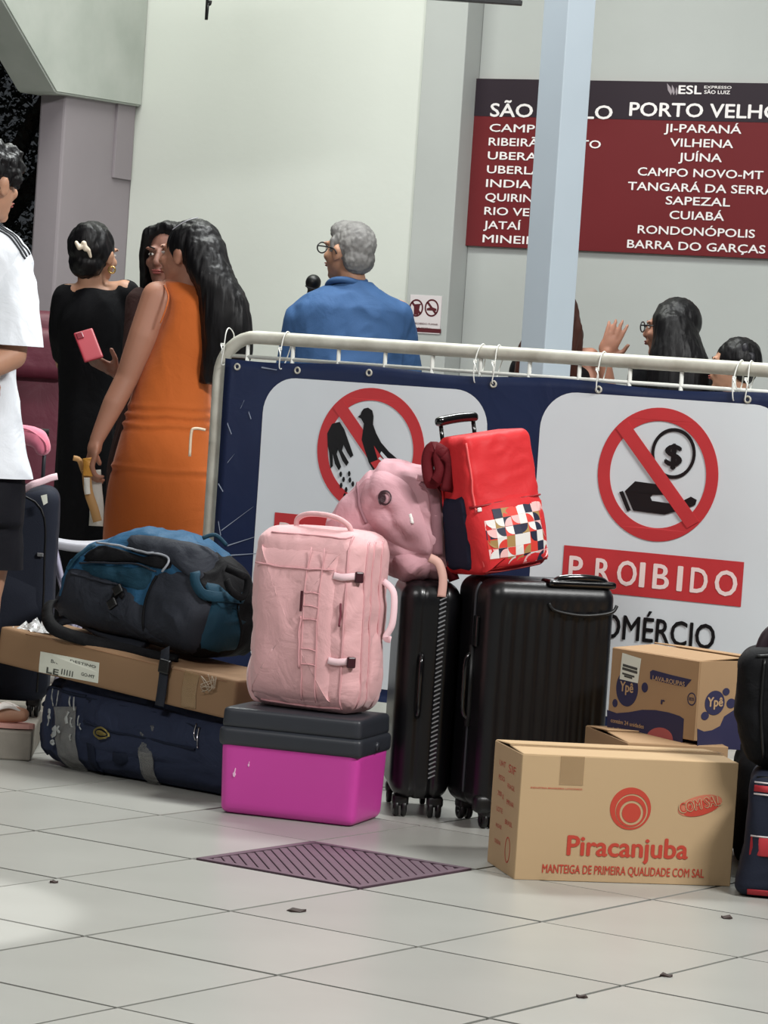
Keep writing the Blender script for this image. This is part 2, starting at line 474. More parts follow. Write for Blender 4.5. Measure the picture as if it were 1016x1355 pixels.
# drain grate in the cell
gc = floor.matrix_world @ cell_c(GR_L, GR_M)
GRM = mat('grate_mauve_metal', (104, 82, 94), .42, .2, var=.4, vscale=20, bump=.3)
gr = thing('floor_grate', 'square mauve-brown metal drain grate with slanting bars set into the tiled floor', 'grate', (gc.x, gc.y, 0), TA)
g = .485
for a, b, sx, sy in ((0, g / 2 - .01, g, .02), (0, -g / 2 + .01, g, .02), (g / 2 - .01, 0, .02, g - .04), (-g / 2 + .01, 0, .02, g - .04)):
    box('frame_bar', (a, b, -.004), (sx, sy, .014), GRM, gr, .001, 1)
box('drain_pan', (0, 0, -.0145), (g, g, .002), mat('drain_dark', (62, 48, 56), .6), gr, 0)
h = g / 2 - .02; step = .034
for i in range(-13, 14):
    c = i * step
    # line x - y = c rotated 45 deg, clipped to the square
    x0, x1 = max(-h, -h + c), min(h, h + c)
    if x1 - x0 < .02: continue
    p0 = Vector((x0, x0 - c, 0)); p1 = Vector((x1, x1 - c, 0)); mid = (p0 + p1) / 2
    o = box('bar', (0, 0, 0), ((p1 - p0).length, .021, .008), GRM, gr, .001, 1); o.location = (mid.x, mid.y, -.003); o.rotation_euler = (0, 0, R(45))

# kerb on the left
kr = struct(box('trim_1', (-1.9 / 2, .7, .0435), (1.9, 1.4, .087), KERB, None, .006, 2)); kr.location = (-.99, 9.17, 0); kr.rotation_euler = (0, 0, R(3))

# walls: local frame at the left inner corner, x runs along the wall to the right
cw = at(178, 150, 14.6)
WR = bpy.data.objects.new('wall_back', None); WYAW = R(-27.6)
def wallbox(name, x0, x1, y0, y1, z0, z1, mt, bev=.004):
    o = box(name, ((x0 + x1) / 2, (y0 + y1) / 2, (z0 + z1) / 2), (x1 - x0, y1 - y0, z1 - z0), mt, None, bev)
    o.location = (cw.x, cw.y, 0); o.rotation_euler = (0, 0, WYAW); return struct(o)
tmp = bpy.data.objects.new('tmpf', None); COL.objects.link(tmp); tmp.location = (cw.x, cw.y, 0); tmp.rotation_euler = (0, 0, WYAW); bpy.context.view_layer.update()
xa = LP(tmp, 552, 220)[0]; xb = LP(tmp, 608, 220)[0]
wallbox('wall_back', 0, xa, 0, .4, -.02, 6.2, WALL)
wallbox('wall_back_pilaster', xa + .001, xb, -.02, .4, -.02, 6.2, WALL2)
wallbox('wall_back_right', xb + .001, xb + 7, .13, .5, -.02, 6.2, WALL2)
# pier and haunched beam, in the plane turning towards the camera
ys, zs = LX(tmp, 80, 250, 0); zb = LX(tmp, 120, 131, 0)[1]
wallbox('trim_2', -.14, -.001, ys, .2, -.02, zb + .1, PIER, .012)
o = wallbox('trim_3', -.002, .012, -.16, -.012, zb - .75 * .45, zb + .05, PIER, .002)  # thin strip standing in for the shadow band on the pier
pts = [LX(tmp, u, v, .04) for u, v in ((187, 141), (75, 123), (4, 0))]
(ya, za), (yb, zb2), (yc, zc) = pts
sl = (zc - zb2) / (yc - yb)
poly = [(ya + .02, za), (yb, zb2), (yc - 1.4, zc - 1.4 * sl), (yc - 1.4, zc + 2.2), (ya + .02, zc + 2.2)]
V = [];
for x in (-.17, .04):
    for (y, z) in poly: V.append((x, min(y, -.003), z))
n = len(poly); Fc = [tuple(range(n)), tuple(range(2 * n - 1, n - 1, -1))] + [(i, i + n, (i + 1) % n + n, (i + 1) % n) for i in range(n)]
bmx = bmesh.new(); vs = [bmx.verts.new(v) for v in V]; [bmx.faces.new([vs[i] for i in f]) for f in Fc]
bmesh.ops.recalc_face_normals(bmx, faces=bmx.faces[:]); bmesh.ops.bevel(bmx, geom=bmx.edges[:], offset=.008, segments=2, affect='EDGES')
o = struct(frombm('ceiling_beam', bmx, BEAM)); o.location = (cw.x, cw.y, 0); o.rotation_euler = (0, 0, WYAW)

# destination board on the right wall
BD = thing('destination_board', 'dark red destination board with white city names on the wall behind the steel column', 'sign', (cw.x, cw.y, 0), WYAW)
YB = .13; Q = lambda u, v: LP(BD, u, v, YB - .02)
x0, zt = Q(630, 104); xl, zbm = Q(616, 325); x0 = (x0 + xl) / 2; ppm = 1
zt2 = Q(700, 105)[1]; zt = (zt + zt2) / 2
MAR = mat('board_maroon', (104, 22, 28), .5, var=.12, vscale=3); DRK = mat('board_header_dark', (38, 26, 36), .5); WPR = mat('board_white_print', (232, 226, 226), .5)
x1 = x0 + 1.95; zh = Q(700, 155)[1]
box('board_panel', ((x0 + x1) / 2, YB - .011, (zt + zbm) / 2), (x1 - x0, .02, zt - zbm), MAR, BD, .002)
flat('header_band', [[[(x0, zh), (x1, zh), (x1, zt), (x0, zt)]]], DRK, BD, YB - .0213, .001)
def btext(s, ul, ur, v, cap, bold=.012):
    a, z = Q(ul, v); b = Q(ur, v)[0]; text('lettering', s, WPR, BD, a, b, z, cap, YB - .0225, bold)
pxm = (Q(900, 200)[1] - Q(900, 300)[1]) / 100
btext('SÃO PAULO', 649, 810, 154, 18 * pxm, .025)
btext('PORTO VELHO', 833, 1034, 153, 18 * pxm, .025)
left = ['CAMPINAS', 'RIBEIRÃO PRETO', 'UBERABA', 'UBERLÂNDIA', 'INDIARA', 'QUIRINÓPOLIS', 'RIO VERDE', 'JATAÍ', 'MINEIROS']
lend = [757, 795, 738, 768, 732, 770, 738, 689, 738]
for i, s in enumerate(left):
    a = Q(648 - i * 1.15, 174 + i * 18.3); btext(s, 648 - i * 1.15, lend[i], 174 + i * 18.3, 10.5 * pxm, .02)
right = [('JI-PARANÁ', 879, 981), ('VILHENA', 887, 970), ('JUÍNA', 898, 955), ('CAMPO NOVO-MT', 844, 1010), ('TANGARÁ DA SERRA', 831, 1026), ('SAPEZAL', 881, 966), ('CUIABÁ', 886, 958), ('RONDONÓPOLIS', 844, 999), ('BARRA DO GARÇAS', 830, 1013)]
for i, (s, a, b) in enumerate(right): btext(s, a, b, 174.5 + i * 19.15, 10.8 * pxm, .02)
btext('ESL', 898, 928, 124, 11 * pxm, .03); btext('EXPRESSO', 932, 968, 117, 3.5 * pxm, .02); btext('SÃO LUIZ', 932, 966, 124, 4.5 * pxm, .03)
GRYP = mat('board_grey_emblem', (150, 140, 146), .5)
for k, (du, a) in enumerate(((881, 18), (885, 8), (889, -4))):
    bx, bz = Q(888, 126); P2 = []
    L_ = (17 - k * 3) * pxm
    for (p, q) in ((0, 0), (-.16, .45), (-.1, 1), (.1, .62), (.14, .2)): P2.append((bx + (p * math.cos(R(a)) - q * math.sin(R(a))) * L_ + k * .012, bz + (p * math.sin(R(a)) + q * math.cos(R(a))) * L_))
    flat('emblem_feather', [[P2]], GRYP, BD, YB - .0225, .0008)

# small prohibition notice on the pilaster
NT = thing('notice_plate', 'small white notice with two prohibition circles on the wall beside the man in blue', 'sign', (cw.x, cw.y, 0), WYAW)
Q = lambda u, v: LP(NT, u, v, -.022)
a = Q(540, 440); b = Q(585, 392); NW = mat('notice_white', (214, 206, 208), .5); DM = mat('notice_dark_red', (84, 28, 36), .5)
box('plate', ((a[0] + b[0]) / 2, -.0225, (a[1] + b[1]) / 2), (b[0] - a[0], .004, b[1] - a[1]), NW, NT, .0005, 1)
rr = 12 * pxm
for k, u in enumerate((551, 571.5)):
    c = Q(u, 407.5)
    flat('prohibition_ring', [[circ(*c, rr * .9, rr), circ(*c, rr * .72, rr * .82)]], DM, NT, -.0248, .0006)
    d = rr * .62; w_ = rr * .12
    flat('slash', [[[(c[0] - d - w_, c[1] + d), (c[0] - d + w_, c[1] + d + w_), (c[0] + d + w_, c[1] - d), (c[0] + d - w_, c[1] - d - w_)]]], DM, NT, -.0248, .0006)
    if k == 0: flat('pictogram', [[[(c[0] - .01, c[1] - .03), (c[0] + .012, c[1] - .03), (c[0] + .018, c[1] + .012), (c[0] + .028, c[1] + .02), (c[0] - .012, c[1] + .016)]]], DM, NT, -.0246, .0006)
    else: flat('pictogram', [[[(c[0] - .024, c[1] - .012), (c[0] + .024, c[1] - .012), (c[0] + .024, c[1] - .003), (c[0], c[1] + .004), (c[0] - .024, c[1] - .003)]]], DM, NT, -.0246, .0006)
for u0, u1, v, mt_, hh in ((548, 580, 427.5, DM, 2.2), (552, 572, 433, DM, 1.5)):
    p = Q(u0, v); q = Q(u1, v); text('lettering', 'PROIBIDO FUMAR' if hh > 2 else 'LEI FEDERAL', mt_, NT, p[0], q[0], p[1] - .004, hh * pxm, -.0255, .02)
p = Q(541, 438.5); q = Q(584, 435.5); flat('foot_band', [[[p, (q[0], p[1]), q, (p[0], q[1])]]], DM, NT, -.0248, .0006)
bpy.data.objects.remove(tmp)

# steel column
cc = at(722, 470, 10.95)
co = thing('steel_column', 'pale grey-blue square steel column rising behind the barrier in front of the board', 'column', (cc.x, cc.y, 0), R(39))
box('shaft', (0, 0, 3.1), (.128, .128, 6.2), COLUMN, co, .004)
box('base_plate', (0, 0, .006), (.24, .24, .012), COLUMN, co, .002)
for sx in (-1, 1):
    for sy in (-1, 1): tube('anchor_bolt', [(sx * .09, sy * .09, .01), (sx * .09, sy * .09, .04)], .009, STEEL, co, 6)

# dark hanging frame and hook just peeping in at the top edge
hb = at(596, -2, 12.2); q = (at(690, -2, 12.2) - at(500, -2, 12.2)).length
hf = thing('hanging_sign_frame', 'black lower edge of a hanging frame at the top edge above the board', 'frame', (hb.x, hb.y, hb.z), 0)
box('frame_rail', (0, 0, 0), (q, .04, .018), BLACKP, hf, .002); box('sign_panel', (0, 0, .3), (q * .98, .02, .58), DRK, hf, .002)
for s in (-1, 1): tube('hanger_rod', [(s * q * .4, 0, .58), (s * q * .4, 0, 1.9)], .006, BLACKP, hf, 6)
hk = at(274, 4, 13.6)
ho = thing('hanging_hook', 'small dark hook hanging at the top edge in front of the pale wall', 'hook', tuple(hk), 0)
tube('hook_wire', [(0, 0, 1.4), (0, 0, .03), (.004, 0, 0), (.012, 0, -.004), (.014, 0, .012)], .007, BLACKP, ho, 6, 4)
box('ceiling_plate', (0, 0, 1.4), (.06, .06, .01), BLACKP, ho, .002)

# canopy over everything (out of frame, the lamps hang from it)
cn = struct(box('ceiling', (0, 7, 6.3), (14, 20, .12), mat('canopy_paint', (190, 192, 190), .8), None, .01))

# ------------------------------------------------------------------ tree in the night behind
TRK = mat('tree_bark', (46, 40, 36), .9, var=.5, bump=.8); LEAF = mat('leaf_dark', (20, 23, 20), .85, var=.6, vscale=2, col2=(24, 28, 24))
tp = at(10, 300, 17.5)
tr = thing('tree', 'dark leafy tree standing in the night behind the pier', 'tree', (tp.x - .3, tp.y, 0))
og = Org(); og.cap((0, 0, .1), (0, 0, 1.8), .16, .12)
for k in range(7):
    a = k * .9; og.cap((0, 0, 1.6), (math.cos(a) * .8, math.sin(a) * .5, 2.6 + .2 * (k % 3)), .09, .03)
og.build('trunk', TRK, tr, .03, 2)
V = []; Fc = []; rg = random.Random(3)
for k in range(24000):
    a = rg.random() * 6.283; b_ = rg.uniform(-1, 1); rad = rg.random() ** .4
    c = Vector((math.cos(a) * math.sqrt(1 - b_ * b_) * 1.25 * rad, math.sin(a) * math.sqrt(1 - b_ * b_) * .9 * rad, 2.15 + b_ * 1.75 * rad))
    e = Euler((rg.uniform(-1, 1), rg.uniform(-1, 1), rg.uniform(0, 6.28))).to_matrix(); s = rg.uniform(.014, .034); n0 = len(V)
    for p in ((-1, 0, 0), (0, -.45, .1), (1, 0, 0), (0, .45, .1)): V.append(c + e @ (Vector(p) * s))
    Fc.append((n0, n0 + 1, n0 + 2, n0 + 3))
o = mk('foliage', V, Fc, LEAF, tr, False); o['kind'] = 'stuff'

# ================================================================== BARRIER
bp = at(281, 640, 9.95); BY = R(-29)
BR = thing('crowd_barrier', 'white steel crowd barrier with round top rail carrying the navy banner', 'barrier', (bp.x, bp.y, 0), BY)
topz = LP(BR, 480, 455)[1]; topz2 = LP(BR, 1000, 489)[1]; botz = .14; BL = 2.5; rr = .021; RC = .13
print('rail z', topz, topz2)
tz = lambda x: topz + (topz2 - topz) * x / LP(BR, 1000, 489)[0]
P = [Vector((0, 0, .03)), Vector((0, 0, tz(0) - RC))]
for i in range(1, 9):
    a = R(180 - 90 * i / 8); P.append(Vector((RC + RC * math.cos(a), 0, tz(0) - RC + RC * math.sin(a))))
P += [Vector((x, 0, tz(x))) for x in (.5, 1, 1.5, 2.0, BL - RC)]
for i in range(1, 9):
    a = R(90 - 90 * i / 8); P.append(Vector((BL - RC + RC * math.cos(a), 0, tz(BL) - RC + RC * math.sin(a))))
P += [Vector((BL, 0, .03))]
tube('top_rail', P, rr, STEEL, BR, 14)
tube('lower_rail', [(0, 0, botz), (BL, 0, botz)], .016, STEEL, BR, 10)
zr = lambda x: tz(x) - .062
tube('upper_rod', [(.01, 0, zr(0)), (BL - .01, 0, zr(BL))], .006, WSTEEL, BR, 8)
for k, s in ((0, 1), (BL, -1)):
    o = box('foot', (0, 0, 0), (.05, .55, .012), STEEL, BR, .003); o.location = (k, 0, .02)
x = .1
while x < BL - .03:
    tube('bar', [(x, 0, botz), (x, 0, tz(x) - .012)], .0065, WSTEEL, BR, 8); x += .166
_h = [BR.matrix_world.inverted() @ at(u, v, 9.86) for u, v in ((272, 569), (258, 567), (253, 573), (251, 604))]
tube('wire_hook', _h, .0045, mat('cream_wire', (226, 206, 178), .5), BR, 6, 4)
# banner
BN = thing('banner', 'navy vinyl banner with two white prohibition panels tied to the steel barrier', 'banner', (bp.x, bp.y, 0), BY)
yb = -.032; bx0, bx1, bz0 = .035, BL - .03, .2
def bwave(v): return Vector((v.x, v.y + .006 * math.sin(v.x * 5 + 1) + .004 * noise.noise(Vector((v.x * 3, v.z * 3, 0))), v.z))
bt = lambda x: tz(x) - .07 - .006 * math.sin(x * 9)
V = []; Fc = []; nx, nz = 90, 36
for j in range(2):
    for i in range(nx + 1):
        for k in range(nz + 1):
            xx = bx0 + (bx1 - bx0) * i / nx; zz = bz0 + (bt(xx) - bz0) * k / nz; V.append(bwave(Vector((xx, yb + j * .002, zz))))
ns = (nx + 1) * (nz + 1)
for i in range(nx):
    for k in range(nz):
        a = i * (nz + 1) + k; Fc.append((a, a + nz + 1, a + nz + 2, a + 1)); Fc.append((ns + a, ns + a + 1, ns + a + nz + 2, ns + a + nz + 1))
for i in range(nx):
    for k in (0, nz): a = i * (nz + 1) + k; Fc.append((a, a + nz + 1, ns + a + nz + 1, ns + a))
for k in range(nz):
    for i in (0, nx): a = i * (nz + 1) + k; Fc.append((a, a + 1, ns + a + 1, ns + a))
mk('vinyl_sheet', V, Fc, NAVYV, BN)
Q = lambda u, v: LP(BN, u, v, yb)
def sub(poly, step=.02):
    out = []
    for i in range(len(poly)):
        a = Vector(poly[i]); b = Vector(poly[(i + 1) % len(poly)]); n = max(1, int((b - a).length / step))
        for k in range(n): out.append(tuple(a.lerp(b, k / n)))
    return out
def gridpanel(name, poly, mt, y, cell=.03):
    bm = bmesh.new(); P3 = [bm.verts.new((p[0], y, p[1])) for p in sub(poly)]; f = bm.faces.new(P3)
    xs = [p[0] for p in poly]; zs_ = [p[1] for p in poly]
    for ax, lo, hi in ((0, min(xs), max(xs)), (2, min(zs_), max(zs_))):
        k = lo + cell
        while k < hi:
            co_ = Vector((0, 0, 0)); co_[ax] = k; no_ = Vector((0, 0, 0)); no_[ax] = 1
            bmesh.ops.bisect_plane(bm, geom=bm.verts[:] + bm.edges[:] + bm.faces[:], plane_co=co_, plane_no=no_); k += cell
    for v in bm.verts: v.co = bwave(v.co)
    bm.normal_update()
    if bm.faces[:][0].normal.y > 0: bmesh.ops.reverse_faces(bm, faces=bm.faces[:])
    return frombm(name, bm, mt, BN, True)
Tb = lambda v: bwave(v)
def panel_poly(uvl, r):
    (xa, zt_), (xb, _), (_, zb_) = uvl; return rrect(xa, zb_, xb, zt_, r, 10)
# panel extents read on the banner plane
a = Q(343, 600)[0]; b = Q(643, 600)[0]; zt1 = Q(500, 508)[1]
p1 = rrect(a, .24, b, zt1, .115, 10); gridpanel('white_panel', p1, WHITEV, yb - .0012)
a2 = Q(710, 620)[0]; pw = b - a; zt2 = Q(860, 526)[1]
p2 = rrect(a2, .24, a2 + .80, zt2, .115, 10); gridpanel('white_panel', p2, WHITEV, yb - .0012)
y2, y3, y4 = yb - .0024, yb - .0036, yb - .0048
def prohibit(cx, cz, rx, rz, mtr=REDV):
    global RING
    RING = flat('prohibition_ring', [[circ(cx, cz, rx, rz, 72), circ(cx, cz, rx * .80, rz * .80, 72)]], mtr, BN, y2, .001, Tb)
def slash(cx, cz, rx, rz):
    d = .575; w_ = .085
    P_ = [(-d - w_, d), (-d + w_, d + w_ * 1.2), (d + w_, -d), (d - w_, -d - w_ * 1.2)]
    flat('slash', [[[(cx + p * rx * 1.12, cz + q * rz * 1.12) for p, q in P_]]], REDV, RING, y4, .001, Tb)
# right sign: no trading
c = Q(870, 628); rx = (Q(951, 632)[0] - Q(790, 624)[0]) / 2; rz = (Q(866, 539)[1] - Q(870, 717)[1]) / 2
prohibit(c[0], c[1], rx, rz); slash(c[0], c[1], rx, rz)
cc_ = Q(891, 600); r_ = rx * .37; flat('coin_ring', [[circ(*cc_, r_, r_ * 1.03, 40), circ(*cc_, r_ * .86, r_ * .89, 40)]], BLACKV, BN, y3, .001, Tb)
p = Q(880, 614); q = Q(901, 614); text('dollar_sign', '$', BLACKV, BN, p[0], q[0], p[1] - .002, r_ * .86, y3 - .001, .045, T=Tb)
hand = [(-.58, .0), (-.42, .16), (.02, .14), (.16, .05), (.14, .0), (-.12, -.02), (-.15, -.06), (-.12, -.11), (.22, -.13), (.34, -.10), (.52, .0), (.62, -.04), (.60, -.12), (.34, -.22), (.10, -.30), (-.42, -.28)]
hcx, hcz = Q(872, 659); hcz += rz * .06
flat('pictogram_hand', [[[(hcx + p * rx, hcz + q * rz) for p, q in hand]]], BLACKV, BN, y3, .001, Tb)
flat('pictogram_cuff', [[[(hcx - .67 * rx, hcz - .02 * rz), (hcx - .61 * rx, hcz - .0 * rz), (hcx - .46 * rx, hcz - .28 * rz), (hcx - .52 * rx, hcz - .30 * rz)]]], BLACKV, BN, y3, .001, Tb)
tl = Q(746, 722); br_ = Q(982, 803); tr_ = Q(986, 743)
def redbar(xl, xr, zt_, zb_):
    return gridpanel('red_bar', [(xl, zb_), (xr, zb_), (xr, zt_), (xl, zt_)], REDV, y2 - .0006)
zt_ = (tl[1] + tr_[1]) / 2; zb_ = br_[1]
rb1 = redbar(tl[0], tr_[0], zt_, zb_); capb = (zt_ - zb_) * .56
xs_ = [(752, 769), (787, 806), (816, 841), (846, 852), (864, 885), (897, 903), (915, 937), (948, 977)]
for (ul, ur), ch in zip(xs_, 'PROIBIDO'):
    pa = Q(ul, 765)[0]; pb = Q(ur, 765)[0]; text('lettering', ch, CREAMV, rb1, pa, pb, zb_ + (zt_ - zb_) * .22, capb, y3, .02, T=Tb)
pa = Q(770, 845)[0]; pb = Q(947, 845)[0]; text('lettering', 'COMÉRCIO', BLACKV, BN, pa, pb, Q(880, 852)[1], .072, y3, .015, T=Tb)
# left sign: no feeding pigeons
c = Q(491, 596); rx1, rz1 = rx * .98, rz * .98
prohibit(c[0], c[1], rx1, rz1); slash(c[0], c[1], rx1, rz1)
D = lambda P_, c=c: [(c[0] + p * rx1, c[1] + q * rz1) for p, q in P_]
pig = [(-.26, .52), (-.21, .56), (-.2, .6), (-.16, .66), (-.08, .68), (0, .64), (.03, .55), (.03, .42), (.1, .28), (.2, .14), (.36, .0), (.55, -.12), (.8, -.24), (.82, -.36), (.72, -.36), (.6, -.30), (.42, -.36), (.3, -.44), (.16, -.40), (.0, -.2), (-.1, .02), (-.16, .16), (-.15, .3), (-.14, .42), (-.2, .5)]
flat('pictogram_pigeon', [[D(pig)]], BLACKV, BN, y3, .001, Tb)
flat('pictogram_wing_line', [[D([(.2, -.04), (.28, -.12), (.5, -.16), (.52, -.13), (.34, -.1), (.22, .0)])], [D([(.17, -.12), (.34, -.22), (.36, -.18), (.2, -.09)])]], WHITEV, BN, y4, .0006, Tb)
hnd = [(-.82, .22), (-.74, .38), (-.6, .42), (-.5, .3), (-.36, .02), (-.3, -.1), (-.35, -.14), (-.42, -.06), (-.5, .06), (-.52, -.04), (-.38, -.22), (-.42, -.28), (-.5, -.2), (-.6, -.02), (-.62, -.1), (-.52, -.3), (-.56, -.36), (-.64, -.26), (-.7, -.08), (-.68, -.3), (-.72, -.34), (-.76, -.1), (-.8, .04)]
flat('pictogram_hand', [[D(hnd)]], BLACKV, BN, y3, .001, Tb)
for k, (p, q) in enumerate(((-.52, -.42), (-.46, -.5), (-.5, -.6), (-.4, -.66), (-.34, -.5), (-.28, -.56), (-.36, -.4), (-.42, -.76))):
    flat('pictogram_crumb', [[circ(c[0] + p * rx1, c[1] + q * rz1, .005, .009, 6)]], BLACKV, BN, y3, .001, Tb)
zs1 = Q(365, 678)[1]; xs1 = Q(363, 680)[0]; rb2 = redbar(xs1, xs1 + (tr_[0] - tl[0]), zs1, zs1 - (zt_ - zb_))
for (ul, ur), ch in zip(xs_, 'PROIBIDO'):
    pa = Q(ul, 765)[0] - tl[0] + xs1; pb = Q(ur, 765)[0] - tl[0] + xs1; text('lettering', ch, CREAMV, rb2, pa, pb, zs1 - (zt_ - zb_) * .78, capb, y3, .02, T=Tb)
# scratches and worn patches on the navy
SCR = mat('vinyl_wear', (150, 160, 178), .6)
rg = random.Random(11)
for (u, v, du, dv) in ((300, 560, 5, 14), (322, 530, -5, 10), (328, 545, 3, 9), (300, 612, 9, -12), (288, 690, 3, 18), (292, 702, 42, -32), (300, 722, 36, -12), (300, 735, 38, -3), (288, 640, 6, 10), (345, 486, 20, 3)):
    a_ = Q(u, v); b_ = Q(u + du, v + dv); w_ = .0022
    flat('scratch', [[[(a_[0], a_[1] - w_), (b_[0], b_[1] - w_), (b_[0] + w_, b_[1]), (a_[0] + w_ * .4, a_[1] + w_)]]], SCR, BN, y2, .0006, Tb)
# eyelets and cable ties
for u in (313, 393, 490, 654, 792, 991):
    q_ = Q(u, 484 + (u - 313) * .043); z_ = bt(q_[0]) - .022
    V, Fc = tube_data([Tb(Vector((q_[0] + .009 * math.cos(a), yb - .002, z_ + .009 * math.sin(a)))) for a in np.linspace(0, 2 * math.pi, 13)[:-1]], .0032, 6, True)
    mk('eyelet', V, Fc, STEEL, BN)
for k, u in enumerate((290, 372, 630, 654, 792, 973, 989)):
    q_ = Q(u, 470 + (u - 290) * .043)[0] if u > 300 else .03; zt_k = tz(q_)
    tie = thing('cable_tie', ['white cable tie at the left corner of the barrier rail', 'white cable tie looped on the rail below the man in blue', 'white cable tie left of the steel column on the rail', 'white cable tie just left of the column through an eyelet', 'white cable tie on the rail right of the column', 'thin white cable tie on the rail below the small child', 'bulky white cable tie at the right end of the rail'][k], 'cable tie', tuple(BR.matrix_world @ Vector((q_, 0, zt_k))), BY, 'cable ties holding the banner')
    h_ = .045; dx = .004 * ((k % 3) - 1)
    Pl = [(dx, 0, .0245), (0, -.025, .006), (-dx, -.038, -h_), (0, -.040, -.088), (0, -.022, -.09), (dx, .008, -.05), (0, .025, 0)]
    tube('tie_loop', Pl, .0019, WSTEEL, tie, 6, 5, True); 
    box('tie_head', (0, -.042, -.03), (.010, .008, .010), WSTEEL, tie, .001, 1)
    tube('tie_tail', [(0, -.05, -.03), (.012, -.06, -.045), (.015 + dx, -.062, -.06)], .0018, WSTEEL, tie, 5)

# ================================================================== LUGGAGE AND BOXES
PINK = mat('pink_nylon', (226, 176, 178), .62, var=.15, vscale=5, sheen=.3, bump=.2, bscale=220, wrinkle=.5, wscale=8, col2=(212, 156, 160))
PINKD = mat('pink_nylon_trim', (214, 160, 164), .6, bump=.2, bscale=200)
PINKL = mat('pink_pale_webbing', (242, 208, 214), .6, bump=.2, bscale=300)
MAUVE = mat('mauve_nylon', (196, 150, 158), .7, var=.2, vscale=6, bump=.2, bscale=200, wrinkle=.4, wscale=8, col2=(180, 130, 138))
MAUVED = mat('mauve_strap_and_crease_shade', (142, 102, 110), .75, bump=.2, bscale=150)
REDN = mat('red_nylon', (212, 50, 54), .55, var=.12, vscale=6, bump=.15, bscale=220, wrinkle=.3, wscale=8)
REDD = mat('dark_red_mesh', (92, 18, 26), .7, bump=.4, bscale=200)
NAVYF = mat('navy_fabric', (34, 36, 54), .75, bump=.3, bscale=200, var=.2)
DUFF = mat('duffel_navy', (46, 53, 74), .72, var=.4, vscale=6, bump=.25, bscale=220, wrinkle=.7, wscale=6, col2=(32, 37, 54))
DUFFD = mat('duffel_trim', (28, 34, 50), .75, bump=.3, bscale=200)
TAPE = mat('clear_packing_tape', (150, 150, 146), .16, alpha=.34, coat=.6, wrinkle=1, wscale=12)
BLUEF = mat('trek_blue', (42, 88, 122), .6, var=.5, vscale=7, bump=.25, bscale=220, wrinkle=.7, wscale=8, col2=(24, 52, 74))
TEALF = mat('trek_teal', (28, 62, 80), .65, var=.3, vscale=7, bump=.25, bscale=220, wrinkle=.4, wscale=8)
CHARF = mat('trek_charcoal', (44, 47, 55), .7, var=.4, vscale=7, bump=.25, bscale=220, wrinkle=.7, wscale=7, col2=(30, 33, 40))
BLKF = mat('black_fabric', (13, 13, 16), .75, var=.3, vscale=7, bump=.3, bscale=200, wrinkle=.5, wscale=7)
CARD = mat('cardboard', (188, 160, 124), .75, var=.18, vscale=4, bump=.12, bscale=40, col2=(172, 144, 110))
CARDD = mat('cardboard_brown', (148, 118, 90), .75, var=.3, vscale=5, bump=.2, bscale=40, col2=(126, 98, 74))
CARDY = mat('cardboard_tan', (172, 140, 106), .72, var=.2, vscale=4, bump=.15, bscale=40)
CARDE = mat('cardboard_inside', (150, 112, 82), .8, var=.2)
TAPEB = mat('brown_tape', (182, 152, 114), .22, alpha=.4, coat=.4)
PRED = mat('box_print_red', (186, 62, 44), .7); PNAVY = mat('box_print_navy', (46, 44, 78), .7, var=.25, vscale=9); PTAN = mat('box_print_tan', (184, 150, 112), .7)
PPINK = mat('box_print_rose', (168, 84, 84), .7)
LABEL = mat('paper_label', (224, 226, 212), .6); INK = mat('label_ink', (70, 72, 66), .7)
MAG = mat('magenta_plastic', (204, 66, 162), .38, var=.08, vscale=5, sss=.0, bump=.08, bscale=90)
PATCHW = mat('patch_white', (236, 232, 228), .6); PATCHN = mat('patch_navy', (34, 38, 62), .6); PATCHT = mat('patch_tan', (172, 138, 84), .6); PATCHR = mat('patch_red', (226, 66, 54), .6); PATCHP = mat('patch_pink', (244, 190, 188), .6)
FOIL = mat('clear_wrap', (244, 245, 245), .15, coat=1, alpha=.93, wrinkle=1, wscale=30)
BRASS = mat('brass', (200, 180, 110), .3, .9)

def carton(root, L, D, H, mt, mte, gap=0.004, tape=True, sag=.0):
    """cardboard box from wall panels with flaps; local x 0..L, y 0..D, z 0..H"""
    t = .004
    box('front_panel', (L / 2, t / 2, H / 2), (L, t, H), mt, root, .0015, 1); box('rear_panel', (L / 2, D - t / 2, H / 2), (L, t, H), mt, root, .0015, 1)
    for n_, x in (('side_panel', t / 2), ('side_panel', L - t / 2)): box(n_, (x, D / 2, H / 2), (t, D - 2 * t, H), mt, root, .001, 1)
    box('bottom_panel', (L / 2, D / 2, t / 2), (L - 2 * t, D - 2 * t, t), mt, root, .001, 1)
    for s in (0, 1):
        o = box('minor_flap', (0, 0, 0), (L * .24, D - 2 * t, .003), mte, root, .001, 1); o.location = (L * .12 + t if s == 0 else L - L * .12 - t, D / 2, H - .006)
    for s in (0, 1):
        o = box('top_flap', (0, (D / 2 - gap) / 2 * (1 if s == 0 else -1), 0), (L - .004, D / 2 - gap, .004), mt, root, .0015, 1)
        o.location = (L / 2, 0.001 if s == 0 else D - .001, H - .001); o.rotation_euler = (R(2.2 if s == 0 else -3.5) * (1 + sag), R(.3), 0)
    if tape: box('tape_strip', (L / 2, D / 2, H + .0075), (L * .995, .05, .0006), TAPEB, root, 0)

